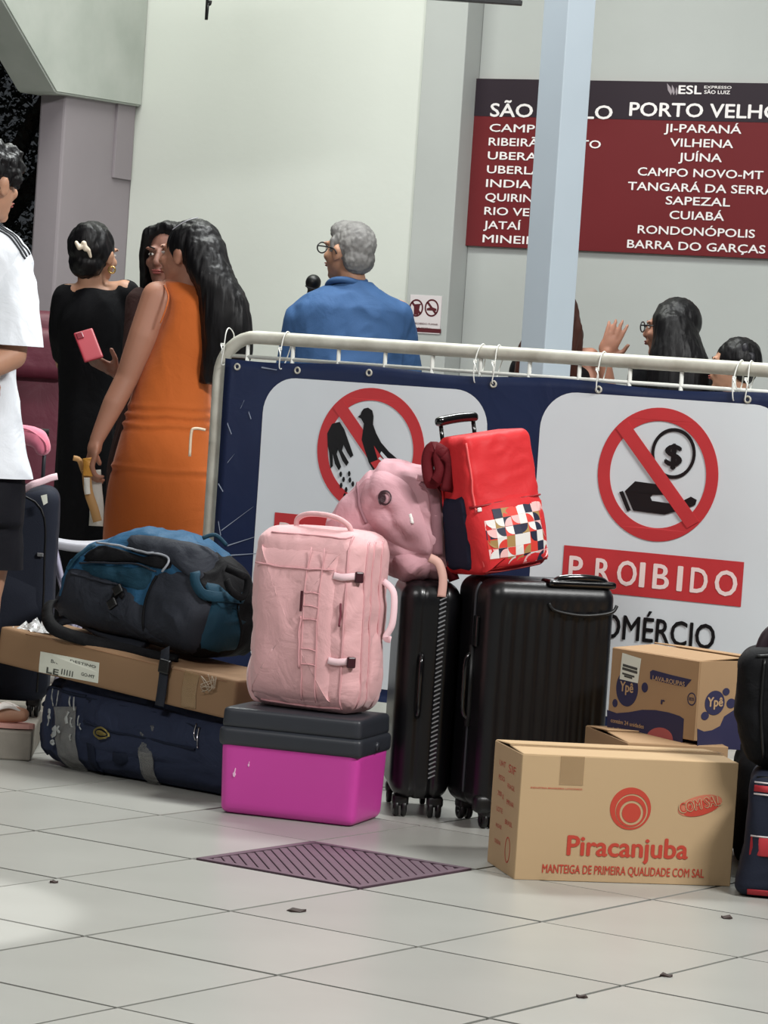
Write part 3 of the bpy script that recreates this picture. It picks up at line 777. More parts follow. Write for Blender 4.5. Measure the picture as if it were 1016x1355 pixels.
# ---- butter carton in front
a = gnd(680, 1164); b = gnd(966, 1173); PYAW = math.atan2(b.y - a.y, b.x - a.x); PL = (b - a).length
PB = thing('cardboard_box', 'large tan cardboard box with red spiral emblem and butter lettering, on the floor in front', 'box', (a.x, a.y, 0), PYAW)
PH = LP(PB, 686, 998)[1]; PD = .27; print('pira', PL, PH)
carton(PB, PL, PD, PH, CARD, CARDE)
Q = lambda u, v: LP(PB, u, v, 0); yf = -.0004
c = Q(834, 1070); ru = 27 * PL / 286
def crescent(cx, cz, R1, R2, ox, oz): return [circ(cx, cz, R1, R1, 48), circ(cx + ox, cz + oz, R2, R2, 48)]
flat('spiral_emblem', [crescent(*c, ru, ru * .80, ru * .06, -ru * .10)], PRED, PB, yf, .0006)
c1 = (c[0] + ru * .04, c[1] - ru * .12); flat('spiral_emblem', [crescent(*c1, ru * .74, ru * .58, ru * .02, -ru * .08)], PRED, PB, yf, .0006)
flat('spiral_emblem', [[circ(c1[0] + ru * .02, c1[1] - ru * .08, ru * .46, ru * .46, 40)]], PRED, PB, yf, .0006)
p = Q(750, 1131); q = Q(909, 1131); text('lettering', 'Piracanjuba', PRED, PB, p[0], q[0], p[1], 25 * PL / 286, yf, .03)
p = Q(717, 1155); q = Q(931, 1155); text('lettering', 'MANTEIGA DE PRIMEIRA QUALIDADE COM SAL', PRED, PB, p[0], q[0], p[1] + .001, 11 * PL / 286, yf, .012)
p = Q(926, 1066); w1 = 30 * PL / 286
ROSE = mat('box_print_rose_soft', (206, 120, 92), .75, var=.3, vscale=60)
flat('com_sal_burst', [[circ(p[0], p[1], w1, w1 * .42, 30, rot=R(16))]], ROSE, PB, yf, .0004); flat('com_sal_burst', [[circ(p[0] + .004, p[1] - .006, w1 * .82, w1 * .3, 30, rot=R(18))]], PRED, PB, yf - .0005, .0003)
def Trot(c, a):
    ca, sa = math.cos(a), math.sin(a)
    return lambda v: Vector((c[0] + (v.x - c[0]) * ca - (v.z - c[1]) * sa, v.y, c[1] + (v.x - c[0]) * sa + (v.z - c[1]) * ca))
text('lettering', 'COM SAL', CARD, PB, p[0] - w1 * .92, p[0] + w1 * .92, p[1] - .008, .026, yf - .0009, .06, T=Trot(p, R(14))); text('lettering', 'COM SAL', PRED, PB, p[0] - w1 * .9, p[0] + w1 * .9, p[1] - .007, .024, yf - .0012, .012, T=Trot(p, R(14)))
p = Q(702, 1043); q = Q(770, 1045); text('lettering', 'INDUSTRIA BRASILEIRA LATICINIOS', PRED, PB, p[0], q[0], p[1], .004, yf, .01)
box('tape_strip', (PL * .23, -.001, PH - .035), (.06, .0008, .07), TAPEB, PB, 0)
# printing on its left end
Tl = lambda v: Vector((v.y, v.x, v.z))
def end_text(s, y0, y1, z, cap):
    o = text('lettering', s, PRED, PB, 0, 1, 0, 1, 0, .0); me = o.data
    for v in me.vertices: v.co = Vector((-.0006, y0 + (y1 - y0) * (1 - v.co.x), z + v.co.z * cap))
    me.flip_normals()
for k, (y0, y1, z, cap, s) in enumerate(((.15, .21, .255, .014, 'UHT'), (.15, .21, .22, .012, 'PESO'), (.15, .21, .18, .012, '200 g'), (.15, .21, .14, .012, 'LOTE'), (.15, .21, .10, .01, 'VALIDADE'), (.15, .21, .06, .01, 'CONSERVAR'), (.05, .12, .25, .02, 'SIF'), (.05, .12, .21, .012, 'FRAGIL'), (.05, .12, .17, .012, 'EMPILHAR'), (.05, .12, .12, .012, 'BRASIL'))):
    end_text(s, y0, y1, z * PH / .31, cap)
flat('stamp_ring', [[circ(0, 0, .024, .032, 30), circ(0, 0, .021, .029, 30)]], PRED, PB, 0, .0004, lambda v: Vector((-.0006 + v.y, .08 - v.x, .06 + v.z)))

# ---- plain box behind it (only its top edge shows)
a = gnd(775, 1095); fb = thing('cardboard_box', 'plain tan cardboard box mostly hidden behind the butter box, under the purple-printed box', 'box', (.665, 8.02, 0), R(14))
FH = .30
carton(fb, .275, .36, FH, CARDY, CARDE)

# ---- soap powder carton on top, seen from its corner
nb = at(918, 990, 8.06)
YB_ = thing('cardboard_box', 'brown cardboard box with purple printing and white label, stacked on the plain box', 'box', (nb.x, nb.y, FH + .012), R(-51))
Yp = YB_; bpy.context.view_layer.update()
# local: long (left) face runs from x=-L to 0 at y=0 ; right face runs along y at x=0
wl = -LP(Yp, 806, 915, 0)[0]; YHt = LP(Yp, 932, 876, 0)[1]; WD = .30; print('ype', wl, YHt)
hol = bpy.data.objects.new('x', None)
t = .004; L_, D_, H_ = wl, WD, YHt
box('front_panel', (-L_ / 2, t / 2, H_ / 2), (L_, t, H_), CARDY, Yp, .0015, 1); box('rear_panel', (-L_ / 2, D_ - t / 2, H_ / 2), (L_, t, H_), CARDY, Yp, .0015, 1)
box('side_panel', (-t / 2, D_ / 2, H_ / 2), (t, D_ - 2 * t, H_), CARDY, Yp, .001, 1); box('side_panel', (-L_ + t / 2, D_ / 2, H_ / 2), (t, D_ - 2 * t, H_), CARDY, Yp, .001, 1)
box('bottom_panel', (-L_ / 2, D_ / 2, t / 2), (L_ - 2 * t, D_ - 2 * t, t), CARDY, Yp, .001, 1)
for s in (0, 1):
    o = box('minor_flap', (0, 0, 0), (L_ * .3, D_ - .01, .003), CARDE, Yp, .001, 1); o.location = (-L_ * .16 if s else -L_ * .84, D_ / 2, H_ - .008)
    o = box('top_flap', (0, (D_ / 2) / 2 * (1 if s == 0 else -1), 0), (L_ - .003, D_ / 2 - .003, .004), CARDY, Yp, .0015, 1)
    o.location = (-L_ / 2, .001 if s == 0 else D_ - .001, H_ - .001); o.rotation_euler = (R(3 if s == 0 else -5), 0, 0)
Q = lambda u, v: LP(Yp, u, v, 0)
S5 = 5.644; Z = lambda x, y: (800 + x / S5, 840 + y / S5)
def zq(x, y): return Q(*Z(x, y))
wave = [zq(18, 560), zq(90, 585), zq(180, 578), zq(280, 560), zq(380, 562), zq(480, 580), zq(560, 606), zq(592, 628), zq(580, 835), zq(400, 790), zq(200, 745), zq(20, 700)]
flat('purple_wave_print', [[wave]], PNAVY, Yp, -.0004, .0004)
# oval marks
c = zq(168, 400); flat('emblem_oval', [[circ(c[0], c[1], .028 * L_ / .3 * 1.35, .048, 32)]], PNAVY, Yp, -.0004, .0006)
for (x, y, r) in ((300, 393, .012), (78, 510, .010)): c = zq(x, y); flat('bubble_mark', [[circ(*c, r, r * 1.1, 16)]], PNAVY, Yp, -.0004, .0005)
p = zq(118, 400); q = zq(215, 415); text('lettering', 'Ypê', PTAN, Yp, p[0], q[0], p[1] - .006, .026, -.0011, .03)
p0_, p1_, p2_, p3_ = zq(340, 330), zq(340, 275), zq(650, 335), zq(605, 390)
flat('banner_mark', [[[p0_, p1_, zq(360, 262), zq(500, 300), p2_, p3_, zq(480, 365)]]], PNAVY, Yp, -.0004, .0005)
p = zq(362, 325); q = zq(600, 375); text('lettering', 'LAVA-ROUPAS', PTAN, Yp, p[0], q[0], (p[1] + q[1]) / 2 - .004, .012, -.001, .02, T=lambda v, p=p, q=q: Vector((v.x, v.y, v.z + ((v.x - p[0]) / (q[0] - p[0]) - .5) * (q[1] - p[1]))))
c = zq(650, 480); flat('round_mark', [[circ(*c, .016, .017, 24), circ(*c, .013, .014, 24)]], PNAVY, Yp, -.0004, .0005); text('lettering', 'ECO', PNAVY, Yp, c[0] - .009, c[0] + .009, c[1] - .004, .008, -.0006, .05)
c = zq(432, 500); text('lettering', 'r', PNAVY, Yp, c[0] - .004, c[0] + .008, c[1] - .006, .016, -.0006, .08)
half = [zq(310, 770)] + [zq(410 + 100 * math.cos(R(a)), 780 - 88 * math.sin(R(a))) for a in range(170, -1, -12)] + [zq(520, 822)]
flat('rose_half_disc', [[half]], PPINK, Yp, -.0009, .0004)
for (x0_, y0_, x1_, y1_, s) in ((50, 640, 295, 690, 'contém 24 unidades'), (55, 705, 235, 740, 'de 500 g cada')):
    p = zq(x0_, y0_); q = zq(x1_, y1_); text('lettering', s, PTAN, Yp, p[0], q[0], (p[1] + q[1]) / 2 - .004, .011, -.0012, .02, T=lambda v, p=p, q=q: Vector((v.x, v.y, v.z + ((v.x - p[0]) / (q[0] - p[0]) - .5) * (q[1] - p[1]))))
lab = [zq(115, 330), zq(135, 135), zq(275, 178), zq(250, 362)]
flat('white_label', [[lab]], LABEL, Yp, -.0012, .0006)
for k, (x, y, s) in enumerate(((140, 215, 108), (136, 240, 112), (136, 280, 90), (150, 300, 60))):
    p = zq(x, y); q = zq(x + s, y + s * .3); h = .007 if k in (0, 1) else .005
    flat('label_print', [[[p, (p[0], p[1] - h), (q[0], q[1] - h), q]]], INK, Yp, -.0019, .0003)
# right end prints
QR = lambda u, v: LX(Yp, u, v, 0)
Tr_ = lambda v: Vector((.0006 - v.y, v.x, v.z))
def zr_(x, y): return QR(*Z(x, y))
def fr(name, P_, m_, off=0): flat(name, P_, m_, Yp, -off, .0004, Tr_)
c = zr_(820, 508); fr('emblem_oval', [[circ(*c, .036, .032, 30)]], PNAVY)
text('lettering', 'Ypê', PTAN, Yp, c[0] - .027, c[0] + .028, c[1] - .009, .024, -.0008, .04, T=Tr_)
for x, y, r in ((905, 425, .01), (942, 512, .013), (747, 605, .011)): c = zr_(x, y); fr('bubble_mark', [[circ(*c, r * 1.3, r, 14)]], PNAVY)
fr('dark_wave_print', [[[zr_(690, 700), zr_(740, 722), zr_(800, 712), zr_(860, 680), zr_(890, 610), zr_(965, 560), zr_(1010, 520), zr_(1010, 860), zr_(690, 845)]]], PNAVY)

# ---- magenta cool box
a = gnd(286, 1075); b = gnd(468, 1096); CY = math.atan2(b.y - a.y, b.x - a.x); CL = (b - a).length; CD = .25
CB = thing('cool_box', 'magenta plastic cool box with charcoal lid standing under the light pink backpack', 'cool box', (a.x, a.y, 0), CY)
hb_ = LP(CB, 380, 984)[1]; ht_ = LP(CB, 300, 944)[1]; print('cooler', CL, hb_, ht_)
def taper(H, k):
    def f(v): s = 1 - k * (1 - v.z / H); return Vector((v.x * s, v.y * s, v.z))
    return f
V, Fc = rbox((CL + .004, CD, hb_), .022, (20, 14, 14), taper(hb_, .035)); V = [v + Vector((CL / 2, CD / 2, 0)) for v in V]; mk('body', V, Fc, MAG, CB)
V, Fc = rbox((CL + .014, CD + .012, .052), .014, (20, 14, 8)); V = [v + Vector((CL / 2, CD / 2, hb_ - .022)) for v in V]; mk('rim', V, Fc, GREYP, CB)
lz = hb_ + .026
V, Fc = rbox((CL + .004, CD, ht_ - lz + .018), .012, (20, 14, 8), lambda v: Vector((v.x * (1 - .25 * v.z), v.y * (1 - .3 * v.z), v.z))); V = [v + Vector((CL / 2, CD / 2, lz)) for v in V]; mk('lid', V, Fc, GREYP, CB)
CTOP = ht_ + .018
tube('carry_handle', [(-.006, CD / 2, hb_ - .0), (-.014, CD / 2 - .06, hb_ + .02), (-.014, CD / 2 + .06, hb_ + .02), (-.006, CD / 2, hb_)], .005, GREYP, CB, 8, 4, True)
for s in (0, 1): tube('pivot_knob', [(-.012 if s == 0 else CL + .003, CD / 2, hb_ + .002), (-.002 if s == 0 else CL + .013, CD / 2, hb_ + .002)], .012, GREYP, CB, 12)
SCU = mat('scuff_pale', (236, 190, 220), .6)
for (u, v, s) in ((310, 1022, .012), (329, 1011, .007)):
    p = LP(CB, u, v, 0); flat('scuff', [[[(p[0] + s * .5 * x, p[1] + s * y) for x, y in ((-.5, -.9), (.1, -1.1), (.7, -.5), (.3, 0), (.6, .9), (.2, 1), (-.2, .1), (-.8, -.3))]]], SCU, CB, .0045 * 0 - .0008 + .003, .002)

# ---- light pink backpack on the cool box
p0 = at(336, 935, 8.42)
PK = thing('backpack', 'light pink travel backpack standing on the magenta cool box', 'backpack', (-.158, 8.468, CTOP + .001), R(-27))
PW, PDp, PHt = .335, .215, .485
def pdef(v):
    z = v.z / PHt; x = v.x / (PW / 2)
    k = .82 + .18 * min(1, z * 1.4) if z < .9 else 1 - (z - .9) * .5
    v = Vector((v.x * (1 + .015 * math.sin(z * 3)) , v.y * k, v.z))
    v.y -= .016 * (1 - x * x) * math.sin(math.pi * min(1, z * 1.02)) if v.y < 0 else 0
    v.z += .008 * (1 - x * x) * (1 if z > .9 else 0)
    n = crease(v, .0045, 9, 3, (1, 1, 1.3)); d = Vector((v.x, v.y * 2, 0)); d = d.normalized() if d.length > 0 else d
    return v + d * n + Vector((-.012 * z + .004, .02 * z * z, 0))
V, Fc = rbox((PW, PDp, PHt), .055, (48, 30, 60), pdef); S = Surf(V, Fc); mk('main_body', V, Fc, PINK, PK)
hw = PW / 2
# front pocket panel with arch, seams
panel(S, 'front', [(-.135, .03), (.085, .03), (.098, .06), (.10, .40), (.085, .43), (-.12, .43), (-.14, .41), (-.145, .06)], PINK, PK, 'front_pocket', .011, 14, .002, 6, 5, 2, .0022)
seam(S, 'front', [(-.14, .385), (-.05, .38), (.03, .382), (.098, .388)], .0028, PINKD, PK, 'zip_line', off=.013)
seam(S, 'front', [(-.12, .47), (.09, .47), (.125, .44), (.128, .06), (.10, .016), (-.12, .016)], .003, PINKD, PK, 'piping', off=.001)
for xx in (.02, .062):
    seam(S, 'front', [(xx, .035), (xx, .2), (xx, .44)], .0016, PINKD, PK, 'seam', off=.0135)
for zz in (.32, .285, .25, .17, .13): seam(S, 'front', [(.02, zz), (.041, zz + .002), (.062, zz)], .0016, PINKD, PK, 'stitching', off=.014)
flat('name_tag', [[[(.010, .27), (.0165, .27), (.0165, .325), (.010, .325)]]], mat('dark_wine_tag', (70, 24, 34), .5), PK, S.front(.012, .3)[0].y - .016, .002)
strap(S, 'front', [(.013, .12), (.012, .19), (.012, .26)], .006, .002, PINKD, PK, 'zip_puller', off=.0145)
for zz, s in ((.372, 0), (.145, 1)):
    strap(S, 'front', [(.095, zz), (.12, zz - .002), (.146, zz + .003)], .019, .003, PINKL, PK, 'webbing', off=.006)
    h_, n_ = S.front(.150, zz); b_ = box('buckle', (0, 0, 0), (.024, .012, .030), mat('wine_buckle', (58, 22, 32), .35), PK, .004, 2); b_.location = h_ + n_ * .010; b_.rotation_euler = (0, 0, R(50))
seam(S, 'front', [(.12, .30), (.122, .27), (.121, .24)], .003, mat('wine_cord', (120, 50, 66), .6), PK, 'zip_pull_cord', off=.006)
# side gusset lines
for yy in (-.055, -.02, .03):
    seam(S, 'right', [(yy, .02), (yy - .006, .25), (yy + .004, .43), (yy + .03, .465)], .0028, PINKD, PK, 'piping', off=.001)
panel(S, 'right', [(-.01, .05), (.06, .05), (.06, .2), (-.01, .21)], PINK, PK, 'side_pocket', .008, 6, .001, 3, 3, 4, .004)
# handle on top, shoulder straps
tp_, _ = S.top(0, 0)
hp = [Vector((-.075, -.02, tp_.z - .012)), Vector((-.07, -.025, tp_.z + .018)), Vector((-.03, -.03, tp_.z + .034)), Vector((.04, -.03, tp_.z + .032)), Vector((.085, -.025, tp_.z + .012)), Vector((.095, -.02, tp_.z - .015))]
tube('top_handle', hp, .0075, PINK, PK, 10, 6)
ps = catmull([Vector((-hw + .015, .04, .20)), Vector((-hw - .030, .03, .14)), Vector((-hw - .045, .02, .07)), Vector((-hw - .02, .01, .015)), Vector((-hw + .03, 0, .012))], 6)
ribbon('shoulder_strap', ps, [Vector((-.5, -.8, .2)).normalized()] * len(ps), .028, .004, PINK, PK)
ps = catmull([Vector((hw - .005, .05, .36)), Vector((hw + .03, .05, .33)), Vector((hw + .035, .045, .25)), Vector((hw + .02, .04, .21)), Vector((hw + .038, .035, .205))], 6)
ribbon('loose_strap', ps, [Vector((.6, -.8, .1)).normalized()] * len(ps), .018, .003, PINKL, PK)
ps = catmull([Vector((-hw + .004, -.03, .36)), Vector((-hw - .006, -.03, .385)), Vector((-hw + .006, -.03, .40))], 5); ribbon('side_loop', ps, [Vector((-.5, -.8, 0)).normalized()] * len(ps), .018, .003, PINKD, PK)

# ---- suitcases
def wheel_unit(parent, x, y, h=.05, r=.024):
    bm = bmesh.new(); bm_box(bm, (0, 0, h - .005), (.045, .045, .03), .008); fk = frombm('caster_fork', bm, BLACKP, parent, True); fk.location = (x, y, 0)
    V = []; Fc = []
    for s in (-1, 1):
        prof = [(.35, -.006), (.9, -.007), (1, -.004), (1, .004), (.9, .007), (.35, .006)]; b0 = len(V); sg = 20
        for rr_, yy in prof:
            for k in range(sg): a_ = 2 * math.pi * k / sg; V.append(Vector((s * .011 + yy, r * rr_ * math.cos(a_), r + r * rr_ * math.sin(a_))))
        for i in range(len(prof)):
            j = (i + 1) % len(prof)
            for k in range(sg): l = (k + 1) % sg; Fc.append((b0 + i * sg + k, b0 + i * sg + l, b0 + j * sg + l, b0 + j * sg + k))
    o = mk('wheel', V, Fc, BLACKP, fk)
def hard_case(root, W_, D_, H_, mt, ribs=11, ribdir='front', z0=.05, r=.045, shell2=True):
    """two shells split across the depth, vertical ribs on the front face; local centre at x=y=0"""
    def rib(v):
        zc = v.z / H_; fx = v.x / (W_ / 2)
        if v.y < -.0 and abs(fx) < .86:
            k = .5 + .5 * math.cos(v.x * math.pi * 2 * ribs / (W_ * .86)); f = min(1, max(0, (-v.y - D_ * .30) / (D_ * .12)))
            f *= min(1, max(0, (zc - .05) * 12)) * min(1, max(0, (.93 - zc) * 12)); v = Vector((v.x, v.y + .006 * k * f, v.z))
        if v.y > 0 and abs(fx) < .86:
            k = .5 + .5 * math.cos(v.x * math.pi * 2 * ribs / (W_ * .86)); f = min(1, max(0, (v.y - D_ * .30) / (D_ * .12))); v = Vector((v.x, v.y - .006 * k * f, v.z))
        # groove where the shells meet
        g_ = math.exp(-((v.y + D_ * .06) / .007) ** 2) * .006
        c = Vector((v.x, 0, v.z - H_ / 2)); c.x /= W_; c.z /= H_
        if c.length > .001: c.normalize(); v = v - Vector((c.x, 0, c.z)) * g_
        return v
    V, Fc = rbox((W_, D_, H_), r, (110, 34, 40), rib); V = [v + Vector((0, 0, z0)) for v in V]; S = Surf(V, Fc)
    mk('shell', V, Fc, mt, root)
    return S
# large black one
a = gnd(640, 1100)
BSY = R(20); LW, LD, LH = .372, .27, .625
BS = thing('suitcase', 'large black ribbed hard-shell suitcase behind the butter box, under the red backpack', 'suitcase', (0, 0, 0), BSY)
fx_ = Vector((math.cos(BSY), math.sin(BSY), 0)); fy_ = Vector((-math.sin(BSY), math.cos(BSY), 0))
cen = Vector((a.x - .012, a.y, 0)) + fx_ * (LW / 2 - .01) + fy_ * (LD / 2); BS.location = cen; bpy.context.view_layer.update()
S = hard_case(BS, LW, LD, LH, mat('suitcase_black_shell', (10, 10, 13), .36, bump=.12, bscale=300), 9)
for sx in (-1, 1):
    for sy in (-1, 1): wheel_unit(BS, sx * (LW / 2 - .05), sy * (LD / 2 - .05))
BTOP = LH + .05
# zip line, lock, side handle (left face), top handle
ZG = mat('zip_grey', (58, 60, 66), .5)
for yy in (-LD * .06, -LD * .06 - .012): seam(S, 'left', [(yy, .09), (yy, .3), (yy, .6), (yy + .002, .66)], .0022, ZG, BS, 'zip_line', off=.002)
bx_ = box('combination_lock', (0, 0, 0), (.012, .03, .085), BLACKG, BS, .004, 2); bx_.location = (-LW / 2 - .004, -LD * .06 - .035, .53)
tube('side_handle', [(-LW / 2 + .002, -.03, .47), (-LW / 2 - .018, -.03, .45), (-LW / 2 - .02, -.03, .38), (-LW / 2 - .018, -.03, .31), (-LW / 2 + .002, -.03, .29)], .008, BLACKG, BS, 8, 4)
tube('side_handle_seat', [(-LW / 2 - .001, -.03, .27), (-LW / 2 - .001, -.03, .49)], .012, BLACKP, BS, 8)
bz = BTOP
tube('top_handle', [(.00, -LD * .33, bz - .006), (.02, -LD * .36, bz + .012), (.08, -LD * .38, bz + .016), (.14, -LD * .36, bz + .012), (.16, -LD * .33, bz - .006)], [.009] + [.010] * 19 + [.009], BLACKG, BS, 10, 5) if False else None
P_ = catmull([(.00, -LD * .40, bz - .008), (.02, -LD * .42, bz + .010), (.08, -LD * .44, bz + .016), (.14, -LD * .42, bz + .010), (.16, -LD * .40, bz - .008)], 6)
tube('top_handle', P_, .010, BLACKG, BS, 10)
V, Fc = rbox((.20, .07, .02), .009, (16, 10, 4)); V = [v + Vector((.08, -LD * .36, bz - .012)) for v in V]; mk('handle_recess', V, Fc, BLACKG, BS)
P_ = [(-.02, -LD / 2 - .002, bz - .055), (.0, -LD / 2 - .006, bz - .075), (.08, -LD / 2 - .008, bz - .085), (.16, -LD / 2 - .006, bz - .075), (.18, -LD / 2 - .002, bz - .055)]
tube('handle_seat_lip', P_, .005, BLACKP, BS, 8, 5)
for s in (-1, 1): V, Fc = rbox((.05, .045, .05), .016, (8, 8, 8)); V = [v + Vector((s * (LW / 2 - .022), -LD / 2 + .024, .045)) for v in V]; mk('corner_guard', V, Fc, BLACKP, BS)
# slim black one seen edge-on
a = gnd(508, 1088); SYW = R(4); SW, SD, SH = .165, .36, .60
SS = thing('suitcase', 'slim black suitcase seen edge-on between the pink backpack and the large ribbed suitcase', 'suitcase', (.052 + SW / 2, 8.495 + SD / 2, 0), SYW)
def sdef(v):
    g_ = math.exp(-((v.x - .03) / .008) ** 2) * .008 + math.exp(-((v.x + .02) / .006) ** 2) * .003
    c = Vector((0, v.y / SD, (v.z - SH / 2) / SH)); 
    if c.length > .001: c.normalize(); v = v - Vector((0, c.y, c.z)) * g_
    return v
V, Fc = rbox((SW, SD, SH), .05, (80, 20, 30), sdef); V = [v + Vector((0, 0, .05)) for v in V]; S = Surf(V, Fc); mk('shell', V, Fc, mat('suitcase_black_satin', (9, 9, 12), .3, bump=.1, bscale=300), SS)
STOP = SH + .05
for sx in (-1, 1):
    for sy in (-1, 1): wheel_unit(SS, sx * (SW / 2 - .035), sy * (SD / 2 - .05), r=.026)
ZW = mat('zip_teeth_pale', (150, 152, 156), .35, .5)
V = []; Fc = []
for k in range(40):
    zz = .115 + k * .0125; h_, n_ = S.front(.03, zz); b0 = len(V)
    for dx, dz in ((-.010, .0), (-.008, -.003), (.010, .007), (.008, .010)):
        for dy in (0, .003): V.append(Vector((.03 + dx, h_.y - .002 - dy, zz + dz)))
    Fc += [(b0, b0 + 2, b0 + 4, b0 + 6), (b0 + 7, b0 + 5, b0 + 3, b0 + 1), (b0, b0 + 1, b0 + 3, b0 + 2), (b0 + 2, b0 + 3, b0 + 5, b0 + 4), (b0 + 4, b0 + 5, b0 + 7, b0 + 6), (b0 + 6, b0 + 7, b0 + 1, b0)]
o = mk('zip_teeth', V, Fc, ZW, SS, False); o['kind'] = 'stuff'
tube('side_handle', [(-.02, -SD / 2 + .002, .45), (-.02, -SD / 2 - .018, .43), (-.02, -SD / 2 - .02, .36), (-.02, -SD / 2 - .018, .3), (-.02, -SD / 2 + .002, .28)], .007, BLACKG, SS, 8, 4)
tube('top_handle', [(-.03, -.07, STOP - .004), (-.03, -.06, STOP + .012), (-.03, 0, STOP + .014), (-.03, .06, STOP + .012), (-.03, .07, STOP - .004)], .007, BLACKG, SS, 8, 4)

# ---- mauve backpack lying on the slim suitcase
ma = at(512, 775, 8.62)
MB = thing('backpack', 'mauve pink soft backpack with round dark emblem slumped on the slim black suitcase', 'backpack', (ma.x + .0, 8.66, STOP + .001), R(-8))
MW, MD, MHt = .36, .20, .315
def mdef(v):
    x = v.x / (MW / 2); z = v.z / MHt
    prof = 1.0 if x > -.15 else 1.0 - (-.15 - x) * .62
    prof -= .10 * max(0, x - .1)
    if x < -.1: prof -= .05 * math.exp(-((x + .25) / .06) ** 2)
    p = Vector((v.x * (1 - .10 * z) - .02 * z + .012, v.y * (.65 + .5 * math.sin(math.pi * min(1, z * .75 + .1))), v.z * prof))
    d = Vector((v.x, v.y * 2.5, (v.z - MHt / 2) * .8)); d.normalize()
    return p + d * (crease(v, .013, 8, 21) + .003 * math.sin(v.x * 50 + v.z * 30 + 4 * noise.noise(v * 6)))
V, Fc = rbox((MW, MD, MHt), .06, (56, 26, 50), mdef); S = Surf(V, Fc); mk('main_body', V, Fc, MAUVE, MB)
Q = lambda u, v: LP(MB, u, v, -MD / 2)
pnl = panel(S, 'front', [Q(482, 640), Q(500, 622), Q(540, 640), Q(560, 680), Q(572, 732), Q(540, 728), Q(500, 705), Q(478, 672)], MAUVE, MB, 'front_pocket', .016, 12, .001, 3, 5, 5, .012)
panel(S, 'front', [Q(520, 738), Q(545, 733), Q(568, 742), Q(565, 765), Q(540, 772), Q(522, 765)], MAUVE, MB, 'lower_pocket', .018, 8, .001, 3, 4, 9, .008)
seam(S, 'front', [Q(470, 640), Q(474, 655), Q(477, 672), Q(486, 692)], .005, MAUVED, MB, 'zip_line', off=.001)  # dark tube painting the shaded crease along the side face
c = Q(512, 658); h_, n_ = S.front(*c); EM = mat('emblem_dark_wine', (50, 20, 30), .5)
SP = Surf([v.co for v in pnl.data.vertices], [tuple(p.vertices) for p in pnl.data.polygons])
def onP(off): return lambda v: SP.front(v.x, v.z)[0] + Vector((0, -1, 0)) * (off + .001 - v.y)
def onS(off): return lambda v: (lambda h: h[0] + h[1] * (off + .001 - v.y))(S.front(v.x, v.z))
flat('round_emblem', [[circ(*c, .019, .021, 24), circ(c[0] + .003, c[1], .0125, .0155, 24)]], EM, MB, 0, .001, onP(.004))
flat('round_emblem', [[circ(c[0] - .008, c[1] - .001, .010, .0195, 16, 95, 265)]], EM, MB, 0, .001, onP(.005))
flat('emblem_figure', [[circ(c[0] - .004, c[1] - .002, .008, .012, 12)]], EM, MB, 0, .001, onP(.005))
strap(S, 'front', [Q(543, 682), Q(546, 688), Q(548, 693)], .009, .003, PATCHW, MB, 'white_tag', off=.018)
# straps on the right
for k, pts_ in enumerate(([(558, 636), (572, 650), (577, 690), (579, 735)], [(552, 632), (566, 634), (576, 640)])):
    P_ = catmull([MB.matrix_world.inverted() @ at(u, v, 8.53 - .01 * k) for u, v in pts_], 6); ribbon('shoulder_strap', P_, [Vector((.3, -1, .1)).normalized()] * len(P_), .030 if k == 0 else .018, .006, MAUVED if k == 0 else MAUVE, MB)
P_ = catmull([MB.matrix_world.inverted() @ at(u, v, 8.50) for u, v in ((568, 738), (580, 745), (586, 765), (584, 790))], 6)
ribbon('hanging_strap', P_, [Vector((.3, -1, .1)).normalized()] * len(P_), .024, .004, mat('peach_strap', (214, 168, 156), .6), MB)

# ---- red wheeled backpack on the large suitcase
ra = at(648, 762, 8.47)
RB = thing('backpack', 'red wheeled backpack with geometric print pocket on the large black suitcase', 'backpack', (ra.x + .020, ra.y + .10, BTOP + .016), rot=(R(-4), R(-9.5), R(35)))
RW, RD, RH = .240, .165, .378
def rdef(v):
    z = v.z / RH; x = v.x / (RW / 2)
    p = Vector((v.x * (1 - .06 * z) + .006 * z, v.y * (1.1 - .22 * z), v.z))
    if v.y < 0: p.y -= .028 * max(0, 1 - abs(z - .25) * 2.2) * (1 - x * x)
    d = Vector((v.x, v.y * 2, 0)); d = d.normalized() if d.length else d
    return p + d * crease(v, .0055 if z > .45 else .002, 9, 31)
V, Fc = rbox((RW, RD, RH), .028, (44, 24, 56), rdef); S = Surf(V, Fc); mk('main_body', V, Fc, REDN, RB)
panel(S, 'front', [(-.112, .02), (-.09, .012), (.09, .012), (.112, .03), (.112, .19), (-.112, .185)], REDN, RB, 'front_pocket', .014, 10, .001, 6, 4)
seam(S, 'front', [(-.114, .187), (0, .192), (.114, .192)], .003, mat('red_zip', (150, 24, 30), .5), RB, 'zip_line', off=.004)
seam(S, 'front', [(-.100, .36), (-.104, .2), (-.104, .03), (-.08, .010), (0, .008), (.08, .010)], .003, mat('pink_red_piping', (236, 96, 96), .5), RB, 'piping', off=.002)
panel(S, 'left', [(-.05, .02), (.0, .018), (.055, .02), (.057, .1), (.055, .205), (.0, .21), (-.045, .21), (-.052, .1)], NAVYF, RB, 'side_panel', .004, 12, .006, 6, 3)
seam(S, 'left', [(.045, .03), (.046, .2), (.040, .33)], .003, REDN, RB, 'piping', off=.006)
grid_ = [ 'r..nq.hwn.', ]
cs = .0245; rg = random.Random(5)
pat = ['.ntrwnpr', 'ptnrwwtp', 'nwrntrpn', 'rwtwhrwt', 'pnwhrrnp', 'rrtrnwpr']
cmap = {'n': PATCHN, 'w': PATCHW, 't': PATCHT, 'r': PATCHR, 'p': PATCHP, 'h': PATCHW}
flat_off = .0165
